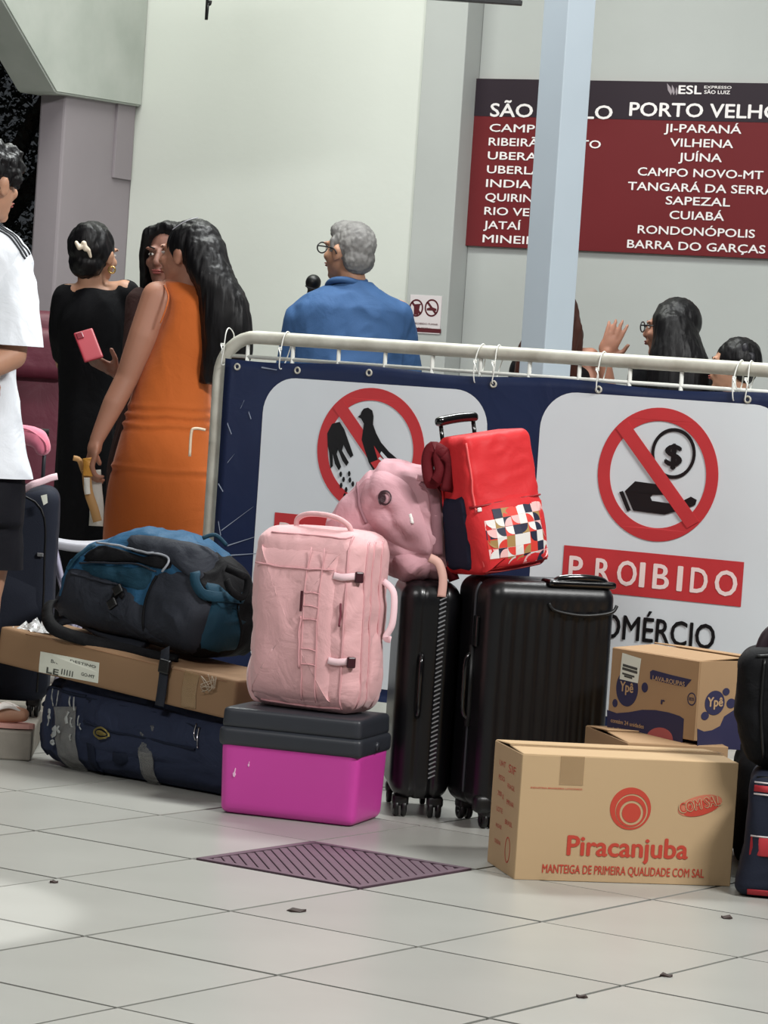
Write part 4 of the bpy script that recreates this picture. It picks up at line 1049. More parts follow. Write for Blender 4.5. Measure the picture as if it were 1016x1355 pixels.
for j, row in enumerate(pat):
    for i, ch in enumerate(row):
        if ch == '.': continue
        cx = -.080 + i * cs; cz = .160 - j * cs * 1.05 + i * .0006
        hs = cs * .5
        def TT(v):
            h = S.front(v.x, v.z); s_ = max(abs(v.x) / .112, abs(v.z - .10) / .088); return h[0] + h[1] * (.0022 + .014 * (1 - min(1, s_) ** 6) - v.y)
        sq = [(cx - hs, cz - hs * 1.04), (cx + hs, cz - hs * 1.04), (cx + hs, cz + hs * 1.04), (cx - hs, cz + hs * 1.04)]
        flat('print_patch', [[sq]], cmap[ch], RB, 0, .0006, TT)
        k = rg.randrange(6)
        if k < 4:
            q0 = [(-1, -1, 0), (1, 1, 180), (1, -1, 90), (-1, 1, 270)][k]
            P_ = [(cx + q0[0] * hs, cz + q0[1] * hs)] + [(cx + q0[0] * hs + 1.9 * hs * math.cos(R(q0[2] + a)), cz + q0[1] * hs + 1.9 * hs * math.sin(R(q0[2] + a))) for a in range(0, 91, 15)]
            c2 = rg.choice([c for c in 'wnrtpw' if c != ch]); flat('print_patch', [[P_]], cmap[c2], RB, -.0004, .0005, TT)
h_, n_ = S.front(-.098, .178); o = box('zip_puller', (0, 0, 0), (.014, .006, .012), PATCHW, RB, .003, 2); o.location = h_ + n_ * .010
# trolley handle
for x in (-.085, .025): tube('trolley_rod', [(x, RD / 2 - .015, RH - .05), (x, RD / 2 - .015, RH + .035)], .006, BLACKG, RB, 8)
V, Fc = rbox((.135, .032, .026), .011, (18, 8, 8), lambda v: Vector((v.x, v.y, v.z + .004 * (1 - (v.x / .07) ** 2)))); V = [v + Vector((-.03, RD / 2 - .015, RH + .028)) for v in V]; mk('trolley_grip', V, Fc, BLACKG, RB)
# strap bundle at its left shoulder
og = Org(); rg = random.Random(2)
pp = [RB.matrix_world.inverted() @ at(u, v, 8.50) for u, v in ((588, 600), (572, 592), (565, 610), (570, 640), (582, 625), (580, 600), (596, 612), (590, 650))]
P_ = catmull(pp, 5); ribbon('shoulder_strap', P_, [Vector((-.2, -1, .2 * math.sin(i * .5))).normalized() for i in range(len(P_))], .034, .009, REDD, RB)
pp = [RB.matrix_world.inverted() @ at(u, v, 8.56) for u, v in ((582, 612), (582, 680), (592, 740), (601, 768))]
P_ = catmull(pp, 5); ribbon('shoulder_strap', P_, [Vector((-.6, -.8, 0)).normalized()] * len(P_), .030, .006, REDD, RB)

# ---- navy duffel
DY = R(-39); DL, DDp, DH = .80, .31, .27
DF = thing('duffel_bag', 'long navy blue duffel bag patched with shiny clear tape, on the floor at left', 'duffel bag', (-.985, 9.10, 0), DY)
def ddef(v):
    x = v.x / DL + .5; top = 1.06 - .24 * x
    z = v.z * (1 + (top - 1) * min(1, v.z / DH * 1.3)); yk = 1 - .18 * (v.z / DH)
    ex = .02 * math.sin(math.pi * v.z / DH) * (1 if v.x > 0 else -1) * (abs(v.x) / (DL / 2)) ** 4
    p = Vector((v.x + ex, v.y * yk, z)); d = Vector((0, v.y * 1.5, (v.z - DH / 2))); d = d.normalized() if d.length else d
    n = crease(v, .008, 7, 41, (.8, 1, 1.4)) * min(1, v.z / .05)
    # end gusset pinch
    n -= .010 * math.exp(-((x - .085) / .02) ** 2)
    return p + d * n
V, Fc = rbox((DL, DDp, DH), .085, (80, 24, 30), ddef); V = [v + Vector((DL / 2, DDp / 2, 0)) for v in V]; S = Surf(V, Fc); mk('main_body', V, Fc, DUFF, DF)
Q = lambda u, v: LP(DF, u, v, .01)
panel(S, 'front', [Q(108, 958), Q(110, 920), Q(150, 925), Q(215, 940), Q(265, 962), Q(262, 1010), Q(190, 1005), Q(112, 985)], DUFF, DF, 'front_pocket', .010, 10, .001, 4, 4, 3, .006)
seam(S, 'front', [Q(112, 925), Q(150, 933), Q(200, 944), Q(262, 965)], .0035, DUFFD, DF, 'zip_line', off=.004)
seam(S, 'front', [Q(112, 955), Q(150, 968), Q(200, 978), Q(262, 992)], .004, DUFFD, DF, 'flap_edge', off=.010)
seam(S, 'front', [Q(40, 930), Q(48, 915), Q(62, 910), Q(90, 918), Q(110, 922)], .005, DUFFD, DF, 'piping', off=.001)
seam(S, 'front', [Q(42, 945), Q(34, 975), Q(30, 1000), Q(45, 1018)], .0045, DUFFD, DF, 'piping', off=.001)
for nme, top_, bot, w_ in (('clear_tape', (88, 935), (96, 1032), .085), ('clear_tape', (196, 962), (196, 1048), .055)):
    a_ = Q(*top_); b_ = Q(*bot); strap(S, 'front', [a_, ((a_[0] + b_[0]) / 2, (a_[1] + b_[1]) / 2), (b_[0], max(b_[1], .012))], w_, .0012, TAPE, DF, nme, 6, .010)
TG = mat('shiny_tape_fold', (176, 180, 178), .06, 0, coat=1, alpha=.6)
rg = random.Random(9)
for (u, v, s, asp) in ((74, 925, .05, .22), (80, 925, .045, .2), (95, 930, .03, .4), (101, 932, .04, .25), (73, 945, .03, .7), (78, 968, .028, 1.3), (64, 955, .03, .35), (92, 950, .035, .7), (98, 957, .03, .6), (108, 955, .03, .3), (76, 981, .012, 2), (100, 976, .02, .8), (111, 962, .018, .5), (84, 966, .02, .8)):
    c_ = Q(u, v); h_, n_ = S.front(*c_); P_ = catmull([h_ + n_ * .012 + Vector((rg.uniform(-.006, .006), 0, s * k)) + n_ * rg.uniform(0, .008) for k in (-.5, 0, .5)], 4)
    ribbon('tape_fold', P_, [(n_ + Vector((rg.uniform(-.5, .5), 0, rg.uniform(-.4, .9)))).normalized() for _ in P_], s * asp * .45, .0012, TG, DF)
# carrying webbing, brass oval emblem, zip pulls
for u in (120, 190):
    strap(S, 'front', [Q(u, 925), Q(u + 2, 975), Q(u + 4, 1030)], .03, .003, DUFFD, DF, 'webbing', 6, .002)
c_ = Q(139, 971); flat('oval_emblem', [[circ(*c_, .030, .016, 30), circ(*c_, .024, .011, 30)]], BRASS, DF, 0, .002, onS(.017)); flat('oval_emblem', [[circ(*c_, .019, .006, 24)]], BRASS, DF, 0, .0015, onS(.017))
text('lettering', 'sport', BRASS, DF, c_[0] - .015, c_[0] + .015, c_[1] - .004, .009, 0, .02, T=onS(.019))
for du in (0, 5):
    P_ = [S.front(*Q(256 + du, 958 + du))[0] + Vector((0, -.008, 0)), S.front(*Q(258 + du, 970 + du))[0] + Vector((0, -.012, 0)), S.front(*Q(260 + du, 980 + du * 2))[0] + Vector((0, -.008, 0))]
    tube('zip_puller', P_, .0025, CHROME, DF, 6, 4)
panel(S, 'front', [Q(150, 993), Q(172, 996), Q(171, 1008), Q(161, 1014), Q(150, 1006)], DUFFD, DF, 'leather_tab', .003, 4, .008, 3, 0)

# ---- long flat cardboard box across the duffel
lb = at(286, 949, 8.655); ll = at(0, 878, 9.16)
LBY = math.atan2(ll.y - lb.y, ll.x - lb.x) + math.pi; dlen = math.hypot(ll.x - lb.x, ll.y - lb.y); tilt = math.atan2(ll.z - lb.z, dlen); print('longbox', math.degrees(LBY), dlen, math.degrees(tilt), lb, ll)
LB = thing('cardboard_box', 'long flat brown cardboard box lying on the navy duffel bag', 'box', (ll.x, ll.y, ll.z), rot=(0, tilt, LBY))
LBL = dlen + .07; LBH = .112; LBD = .27
V, Fc = rbox((LBL, LBD, LBH), .006, (60, 12, 8), lambda v: v + Vector((0, .004 * noise.noise(v * 6) , .006 * noise.noise(v * 5 + Vector((3, 0, 0))) * (v.z / LBH)))); V = [v + Vector((LBL / 2 - .012, LBD / 2, 0)) for v in V]
S = Surf(V, Fc); mk('body', V, Fc, CARDD, LB)
Q = lambda u, v: LP(LB, u, v, 0)
def onL(off): return lambda v: (lambda h: h[0] + h[1] * (off - v.y))(S.front(v.x, v.z))
flat('shipping_label', [[sub([Q(51, 889), Q(54, 862), Q(132, 877), Q(130, 904)])]], LABEL, LB, 0, .001, onL(.0005))
for (u0, v0, u1, v1, s, cap) in ((68, 876, 90, 880, 'BRASIL', .010), (62, 888, 78, 891, 'LE', .016), (82, 889, 97, 892, '|||||', .012), (108, 893, 126, 896, 'GO-MT', .009), (93, 875, 128, 883, 'DESTINO', .007)):
    p = Q(u0, v0); q = Q(u1, v1); text('lettering', s, INK, LB, p[0], q[0], (p[1] + q[1]) / 2 - cap * .3, cap, 0, .03, T=onL(.0022))
for x_, w_ in ((LBL - .17, .055),): strap(S, 'front', [(x_, .108), (x_ - .004, .055), (x_, .006)], w_, .0006, TAPEB, LB, 'tape_strip', 4, .001)
seam(S, 'front', [(LBL * .1, .104), (LBL * .5, .106), (LBL * .95, .104)], .0016, CARDE, LB, 'lid_edge')
rg = random.Random(4)
for k in range(5):
    P_ = catmull([Vector((LBL - .10 + rg.uniform(-.03, .03), -.008 + rg.uniform(-.01, 0), .09 + rg.uniform(-.03, .03))) for _ in range(5)], 5); tube('torn_string', P_, .0012, mat('string_pale', (176, 160, 140), .7), LB, 5)

# ---- blue and charcoal trekking pack on it
tk = at(196, 872, 9.08)
TK = thing('trekking_backpack', 'large blue and charcoal trekking backpack lying on the long flat cardboard box', 'backpack', (tk.x - .0, tk.y + .02, .388), rot=(0, R(6.5), R(-36)))
KL, KD, KH = .64, .30, .322
def kdef(v):
    x = v.x / (KL / 2); z = v.z / KH
    top = 1 - .42 * max(0, -x - .15) ** 1.3 * 1.1 - .42 * max(0, x - .35) ** 1.2
    p = Vector((v.x * (1 - .10 * z), v.y * (1 - .22 * z) + .01, v.z * top)); d = Vector((v.x * .3, v.y * 1.4, (v.z - KH * .4))); d.normalize()
    return p + d * crease(v, .012, 7, 55) * (1 if v.z > .02 else 0)
V, Fc = rbox((KL, KD, KH), .095, (76, 32, 40), kdef); S = Surf(V, Fc); o = mk('main_body', V, Fc, [BLUEF, BLKF, CHARF], TK)
for p in o.data.polygons:
    c = p.center; p.material_index = 1 if c.x > .205 + .03 * math.sin(c.z * 20) else (2 if c.z < .10 + .03 * math.sin(c.x * 9) else 0)
KY = -KD / 2 + .02
Q = lambda u, v: LP(TK, u, v, KY)
def kp(nm, pts_, m_, bulge=.008, edge=.001, sd=None, sm_=3): panel(S, 'front', [Q(*p) for p in pts_], m_, TK, nm, bulge, 10, edge, 3, sm_, sd, .006)
kp('lower_panel', [(72, 822), (84, 760), (100, 752), (140, 765), (180, 790), (200, 830), (236, 862), (180, 850), (120, 838)], CHARF, .012, .001, 3)
kp('charcoal_panel', [(190, 845), (193, 790), (205, 760), (240, 758), (262, 780), (270, 810), (264, 850), (250, 868), (215, 862)], CHARF, .012, .001, 7)
kp('teal_side_panel', [(260, 860), (268, 800), (262, 770), (285, 790), (296, 800), (290, 830), (284, 862)], TEALF, .006, .002, 2)
kp('upper_flap', [(106, 742), (118, 722), (150, 726), (190, 738), (216, 735), (222, 752), (205, 752), (180, 745), (140, 744)], BLKF, .005, .003, 5)
kp('upper_flap', [(158, 708), (205, 712), (240, 722), (258, 742), (256, 768), (236, 758), (208, 738), (168, 730)], CHARF, .008, .004, 6)
kp('teal_patch', [(104, 748), (150, 748), (178, 752), (200, 748), (192, 780), (160, 775), (120, 762)], TEALF, .005, .001, 8)
kp('black_base', [(284, 866), (293, 800), (306, 768), (325, 764), (344, 800), (344, 874)], BLKF, .004, .006, 1)
GZ = mat('reflective_grey_cord', (150, 154, 162), .4)
seam(S, 'front', [Q(118, 722), Q(150, 724), Q(190, 732), Q(215, 738), Q(219, 748), Q(214, 756)], .0035, GZ, TK, 'reflective_cord', off=.011)
seam(S, 'front', [Q(105, 745), Q(140, 745), Q(180, 748), Q(205, 756)], .003, CHARF, TK, 'zip_line', off=.008)
seam(S, 'front', [Q(95, 760), Q(130, 768), Q(160, 775)], .004, CHARF, TK, 'seam', off=.008)
seam(S, 'front', [Q(193, 845), Q(194, 800), Q(205, 762)], .004, BLKF, TK, 'seam', off=.006)
strap(S, 'front', [Q(250, 760), Q(262, 785), Q(285, 795), Q(296, 790)], .030, .004, TEALF, TK, 'compression_strap', off=.012)
strap(S, 'front', [Q(168, 790), Q(158, 782), Q(150, 800)], .018, .004, BLKF, TK, 'webbing', off=.014)
for (u, v, a) in ((161, 780, -40), (152, 797, -40)):
    h_, n_ = S.front(*Q(u, v)); o = box('buckle', (0, 0, 0), (.032, .012, .028), BLACKP, TK, .004, 2); o.location = h_ + n_ * .022; o.rotation_euler = (0, R(a), 0)
strap(S, 'front', [Q(90, 755), Q(100, 740), Q(118, 724)], .014, .003, TEALF, TK, 'webbing', off=.01)
# shoulder harness drooping at the left, on the box
hz = TK.matrix_world.inverted()
P_ = catmull([hz @ at(u, v, y) for u, v, y in ((92, 800, 9.2), (70, 796, 9.14), (63, 812, 9.08), (72, 832, 9.02), (110, 846, 8.98), (160, 858, 8.95), (205, 868, 8.87), (235, 872, 8.86))], 6)
ribbon('shoulder_strap', P_, [Vector((-.1, -.75, .6)).normalized()] * len(P_), [.024 + .016 * math.sin(math.pi * i / (len(P_) - 1)) for i in range(len(P_))], .007, BLKF, TK)
P_ = catmull([hz @ at(u, v, y) for u, v, y in ((75, 824, 9.2), (105, 818, 9.14), (140, 836, 9.08), (190, 856, 8.97))], 6)
ribbon('back_padding', P_, [Vector((-.1, -.5, .85)).normalized()] * len(P_), .055, .010, CHARF, TK)
P_ = catmull([hz @ at(u, v, y) for u, v, y in ((219, 858, 8.80), (218, 872, 8.775), (217, 890, 8.765), (214, 915, 8.76), (211, 934, 8.76))], 6)
ribbon('hanging_strap', P_, [Vector((0, -1, .1)).normalized()] * len(P_), .034, .003, CHARF, TK)
o = box('buckle', (0, 0, 0), (.040, .014, .040), BLACKP, TK, .005, 2); o.location = hz @ at(218, 882, 8.755); 
V, Fc = rbox((.09, .07, .12), .03, (14, 12, 14), lambda v: v + v.normalized() * crease(v, .005, 12, 9)); q0 = hz @ at(64, 770, 9.3)
P_ = catmull([hz @ at(u, v, y) for u, v, y in ((300, 752, 8.9), (318, 760, 8.86), (328, 768, 8.86), (322, 790, 8.84), (306, 782, 8.84), (300, 768, 8.86))], 6)
ribbon('lid_strap', P_, [Vector((0, -1, .3)).normalized()] * len(P_), .022, .004, BLKF, TK)
tube('haul_loop', [hz @ at(u, v, 8.95) for u, v in ((268, 712), (285, 708), (300, 722))], .006, TEALF, TK, 8, 5)

# ---- crumpled clear wrap on the box's left end
cwp = at(48, 838, 9.16)
WRP = thing('plastic_wrap', 'crumpled shiny clear plastic wrap at the left end of the long cardboard box', 'plastic wrap', tuple(cwp), R(-30))
rg = random.Random(8); V = []; Fc = []
for i in range(17):
    for j in range(9):
        V.append(Vector((-.09 + i * .0105 + rg.uniform(-.004, .004), -.03 + j * .011 + rg.uniform(-.004, .004), .006 + rg.random() ** 2 * .045 * math.sin(math.pi * (i + .5) / 17) * math.sin(math.pi * (j + .5) / 9))))
for i in range(16):
    for j in range(8): a_ = i * 9 + j; Fc.append((a_, a_ + 9, a_ + 10, a_ + 1))
mk('film', V, Fc, FOIL, WRP, False)

# ---- bags at the right edge
sb = gnd(985, 1188)
SB = thing('striped_bag', 'navy travel bag with red and white bands on the floor at the right edge', 'bag', (.912, 7.535, 0), R(-8))
BW_, BD_, BH_ = .50, .30, .30
def sdf(v):
    x = v.x / (BW_ / 2); p = Vector((v.x * (1.05 - .10 * min(1, v.z / .12)), v.y * (1.04 - .08 * v.z / BH_), v.z)); d = Vector((v.x, v.y * 1.4, 0)); d = d.normalized() if d.length else d
    return p + d * crease(v, .004, 8, 77)
V, Fc = rbox((BW_, BD_, BH_), .035, (40, 24, 40), sdf); V = [v + Vector((BW_ / 2, BD_ / 2, 0)) for v in V]; S = Surf(V, Fc); mk('main_body', V, Fc, mat('bag_navy_black', (30, 34, 48), .7, bump=.3, bscale=180), SB)
zpx = 7.56 / 4141
BR_ = mat('bag_red_band', (176, 40, 50), .6); BWh = mat('bag_white_band', (210, 200, 200), .6)
for v_, w_, m_ in ((1044, .016, BR_), (1036.5, .004, BWh), (1051.5, .004, BWh), (1120, .048, BR_), (1107, .004, BWh), (1181, .018, BR_)):
    zz = LP(SB, 1005, v_, 0)[1]; zz = max(zz, .012)
    P_ = []; N_ = []
    for (sd, rngk) in (('front', [.026 + k * (BW_ - .056) / 16 for k in range(17)]), ('right', [.03 + k * (BD_ - .07) / 8 for k in range(9)])):
        for q_ in rngk:
            h_, n_ = (S.front(q_, zz) if sd == 'front' else (S.left(q_, zz) if sd == 'left' else S.right(q_, zz))); P_.append(h_ + n_ * (.001 if m_ is BR_ else .0016)); N_.append(n_)
    ribbon('band', P_, N_, w_, .0012, m_, SB)
tube('zip_line', [(.03, .02, BH_ - .01), (BW_ / 2, .012, BH_ - .004), (BW_ - .03, .02, BH_ - .01)], .004, BLACKP, SB, 6, 5)
KB = thing('black_bag', 'plain black soft bag standing on the striped bag at the right edge', 'bag', (.888, 7.60, BH_ + .004), R(-6))
def kdf(v):
    z = v.z / .31; p = Vector((v.x + (-.035 * min(1, z * 2.2) if v.x < 0 else 0), v.y * (.8 + .2 * min(1, z * 3)), v.z)); d = Vector((v.x, v.y * 1.4, 0)); d = d.normalized() if d.length else d
    return p + d * crease(v, .008, 7, 87) + Vector((0, 0, -.02 * max(0, -v.x / .2) * z))
V, Fc = rbox((.42, .22, .31), .05, (40, 24, 36), kdf); V = [v + Vector((.245, .10, 0)) for v in V]; S = Surf(V, Fc); mk('main_body', V, Fc, BLKF, KB)
seam(S, 'front', [(.06, .27), (.06, .15), (.075, .03)], .004, BLACKP, KB, 'seam', off=.002); seam(S, 'front', [(.04, .275), (.2, .29), (.4, .28)], .004, BLACKP, KB, 'zip_line', off=.002)
tube('carry_handle', [(.05, .08, .28), (.07, .08, .33), (.14, .08, .37), (.21, .08, .33), (.23, .08, .28)], .016, mat('handle_wine_black', (40, 24, 32), .6), KB, 10, 5)
panel(S, 'front', [(.09, .04), (.36, .04), (.36, .2), (.09, .2)], BLKF, KB, 'front_pocket', .012, 8, .001, 5, 4, 2, .004)

BB = thing('black_bag', 'black soft bag on the floor in the gap between the butter box and striped bag', 'bag', (1.13, 8.16, 0), R(-4))
V, Fc = rbox((.33, .34, .30), .05, (24, 24, 24), lambda v: v + Vector((v.x, v.y, 0)) * (crease(v, .03, 7, 3))); mk('main_body', V, Fc, BLKF, BB)
tube('carry_handle', [(-.08, -.05, .29), (-.07, -.06, .325), (.07, -.06, .325), (.08, -.05, .29)], .01, BLACKP, BB, 8, 5)

# ---- dark soft suitcase on the kerb, behind the man's leg
KZ = .0885
sr = at(64, 900, 9.62)
DS = thing('suitcase', 'dark charcoal soft suitcase with telescopic handle standing on the kerb behind the man in white', 'suitcase', (sr.x - .20, 9.62, KZ), R(4))
DSW, DSD, DSH = .40, .24, .66
V, Fc = rbox((DSW, DSD, DSH), .045, (30, 20, 40), lambda v: v + Vector((v.x, v.y, 0)).normalized() * crease(v, .003, 6, 12) if (v.x or v.y) else v); V = [v + Vector((0, 0, .045)) for v in V]; S = Surf(V, Fc)
mk('main_body', V, Fc, mat('suitcase_charcoal_cloth', (38, 42, 54), .75, var=.2, bump=.3, bscale=200), DS)
panel(S, 'front', [(-.15, .10), (.15, .10), (.15, .40), (-.15, .40)], mat('suitcase_charcoal_cloth', (38, 42, 54)), DS, 'front_pocket', .012, 8, .001, 5, 3)
seam(S, 'front', [(-.17, .08), (-.17, .45), (-.13, .66), (.13, .66), (.17, .45), (.17, .08)], .003, BLACKP, DS, 'zip_line', off=.001)
h_, n_ = S.front(.155, .50); o = box('zip_puller', (0, 0, 0), (.02, .01, .012), CHROME, DS, .002, 1); o.location = h_ + n_ * .006
for x in (-.07, .14): tube('telescopic_rod', [(x, DSD / 2 - .02, DSH), (x, DSD / 2 - .02, DSH + .20)], .006, GREYP, DS, 8)
tube('telescopic_grip', [(-.08, DSD / 2 - .02, DSH + .205), (.15, DSD / 2 - .02, DSH + .205)], .013, BLACKP, DS, 10)
for sx in (-1, 1):
    for sy in (-1, 1): wheel_unit(DS, sx * (DSW / 2 - .04), sy * (DSD / 2 - .045))
lt = at(54, 656, 9.46); flat('address_tag', [[[(0, 0), (.010, -.028), (.022, -.02), (.018, .006)]]], LABEL, DS, 0, .002, lambda v: v + DS.matrix_world.inverted() @ lt)
# pink neck pillow and strap on the grip
npz = at(52, 583, 9.70)
NP = thing('neck_pillow', 'small bright pink neck pillow on the handle of the dark suitcase', 'pillow', tuple(npz), 0)
og = Org(); og.chain(catmull([(.012, 0, -.022), (.004, 0, .0), (-.03, .02, .012), (-.08, .05, .012), (-.12, .05, -.01)], 3), [.026] * 4 + [.032] * 9); og.build('cushion', mat('bright_pink_plush', (236, 128, 152), .8, sheen=.4), NP, .006, 8)
tube('seam_piping', [(.028, -.024, -.03), (.018, -.026, .0), (-.03, -.012, .03), (-.08, .02, .036)], .003, mat('bright_pink_plush', (0, 0, 0)), NP, 6, 5)
st = at(56, 637, 9.50)
PS_ = thing('luggage_strap', 'pale pink strap end sticking out from the dark suitcase top', 'strap', tuple(st), 0)
P_ = catmull([(-.055, .02, -.03), (-.03, 0, -.012), (.0, 0, .0), (.025, 0, .012), (.045, 0, .018)], 6); ribbon('webbing', P_, [Vector((0, -.9, .4)).normalized()] * len(P_), .022, .004, PINKL, PS_)

# ---- folding stool behind the trekking pack
fs = at(106, 712, 9.95)
FSm = mat('stool_lilac', (168, 164, 186), .5)
FS = thing('folding_stool', 'folding stool with pale lilac frame standing behind the blue trekking backpack', 'stool', (fs.x, 9.95, 0), R(10))
fz = fs.z
V, Fc = rbox((.19, .16, .03), .012, (16, 12, 5), lambda v: v + Vector((0, 0, -.012 * (1 - (v.x / .1) ** 2)))); V = [v + Vector((0, 0, fz - .03)) for v in V]; mk('seat', V, Fc, mat('stool_seat_grey', (176, 176, 184), .7), FS)
for y in (-.07, .07):
    for s in (-1, 1): tube('leg', [(s * -.085, y, .01), (s * .085, y, fz - .02)], .008, FSm, FS, 8)
tube('hinge_pin', [(0, -.08, fz / 2), (0, .08, fz / 2)], .006, CHROME, FS, 8)

# ---- maroon high-backed armchair far left
mc = at(40, 520, 12.2)
MC = thing('armchair', 'maroon high-backed armchair with dark armrests beyond the man in white', 'armchair', (mc.x - .05, 12.3, 0), R(12))
MRN = mat('maroon_leatherette', (92, 26, 46), .55, var=.25, wrinkle=.3)
for nm, s_, c_, r_ in (('backrest', (.62, .18, .95), (0, .22, .42), .06), ('seat', (.56, .56, .2), (0, -.06, .3), .05), ('base', (.52, .5, .28), (0, -.04, .02), .03), ('headrest', (.4, .1, .2), (0, .11, 1.1), .045)):
    V, Fc = rbox(s_, r_, (20, 12, 20), lambda v: v + Vector((0, 0, .0))); V = [v + Vector(c_) for v in V]; mk(nm, V, Fc, MRN, MC)
DA = mat('armrest_dark', (48, 26, 34), .45)
for s in (-1, 1):
    V, Fc = rbox((.09, .5, .07), .03, (10, 20, 8)); V = [v + Vector((s * .33, -.1, .72 - .0)) for v in V]; mk('armrest', V, Fc, DA, MC)
    tube('arm_post', [(s * .33, -.3, .03), (s * .33, -.3, .73)], .03, DA, MC, 10)

# ---- bits of litter on the tiles
LF = mat('dry_leaf_dark', (58, 44, 40), .8)
for k, (u, v, s, lb_) in enumerate(((392, 1206, .022, 'small dark dry leaf on the tiles below the floor grate'), (962, 1215, .016, 'small dark dry leaf on the tiles below the striped bag'), (882, 1292, .014, 'small dark dry leaf on a joint at lower right'), (770, 1320, .012, 'tiny dark dry leaf on a joint near the bottom edge'), (71, 1168, .012, 'tiny dark dry leaf on the tiles at far left'))):
    g_ = gnd(u, v); V = [(0, 0, .003), (-s, 0, .001), (-.4 * s, .8 * s, .005), (.5 * s, .9 * s, .002), (s, .1 * s, .006), (.4 * s, -.7 * s, .001), (-.5 * s, -.7 * s, .005)]
    o = mk('dry_leaf', V + [(x, y, .0002) for x, y, z in V[1:]], [(0, i, i % 6 + 1)[::-1] for i in range(1, 7)] + [(i, i % 6 + 1, i % 6 + 7, i + 6) for i in range(1, 7)] + [tuple(range(7, 13))], LF, None, False); o.location = (g_.x, g_.y, .0005); o.rotation_euler = (0, 0, k); tag(o, lb_, 'leaf')

# ================================================================== PEOPLE
SKIN1 = mat('skin_warm_tan', (168, 118, 96), .55, sss=.08, var=.12, vscale=12, col2=(150, 102, 82))
SKIN2 = mat('skin_brown', (132, 92, 78), .55, sss=.08, var=.12, vscale=12)
SKIN3 = mat('skin_light_tan', (184, 138, 112), .55, sss=.08, var=.12, vscale=12, col2=(164, 118, 94))
HAIRB = mat('hair_black', (8, 7, 9), .45, var=.5, vscale=30, col2=(18, 15, 18), stretch=(1, 1, .12), bump=.6, bscale=140)
HAIRG = mat('hair_grey', (140, 138, 136), .6, var=.6, vscale=26, col2=(84, 82, 82), stretch=(1, 1, .4), bump=1, bscale=90)
HAIRW = mat('hair_brown', (64, 34, 26), .5, var=.6, vscale=30, stretch=(1, 1, .15), bump=.6, bscale=120)
EYEW = mat('eye_white', (220, 214, 208), .3); EYED = mat('eye_dark', (30, 20, 16), .2); LIP = mat('lips', (150, 80, 76), .5)
SOLE = mat('shoe_dark', (30, 28, 30), .6)

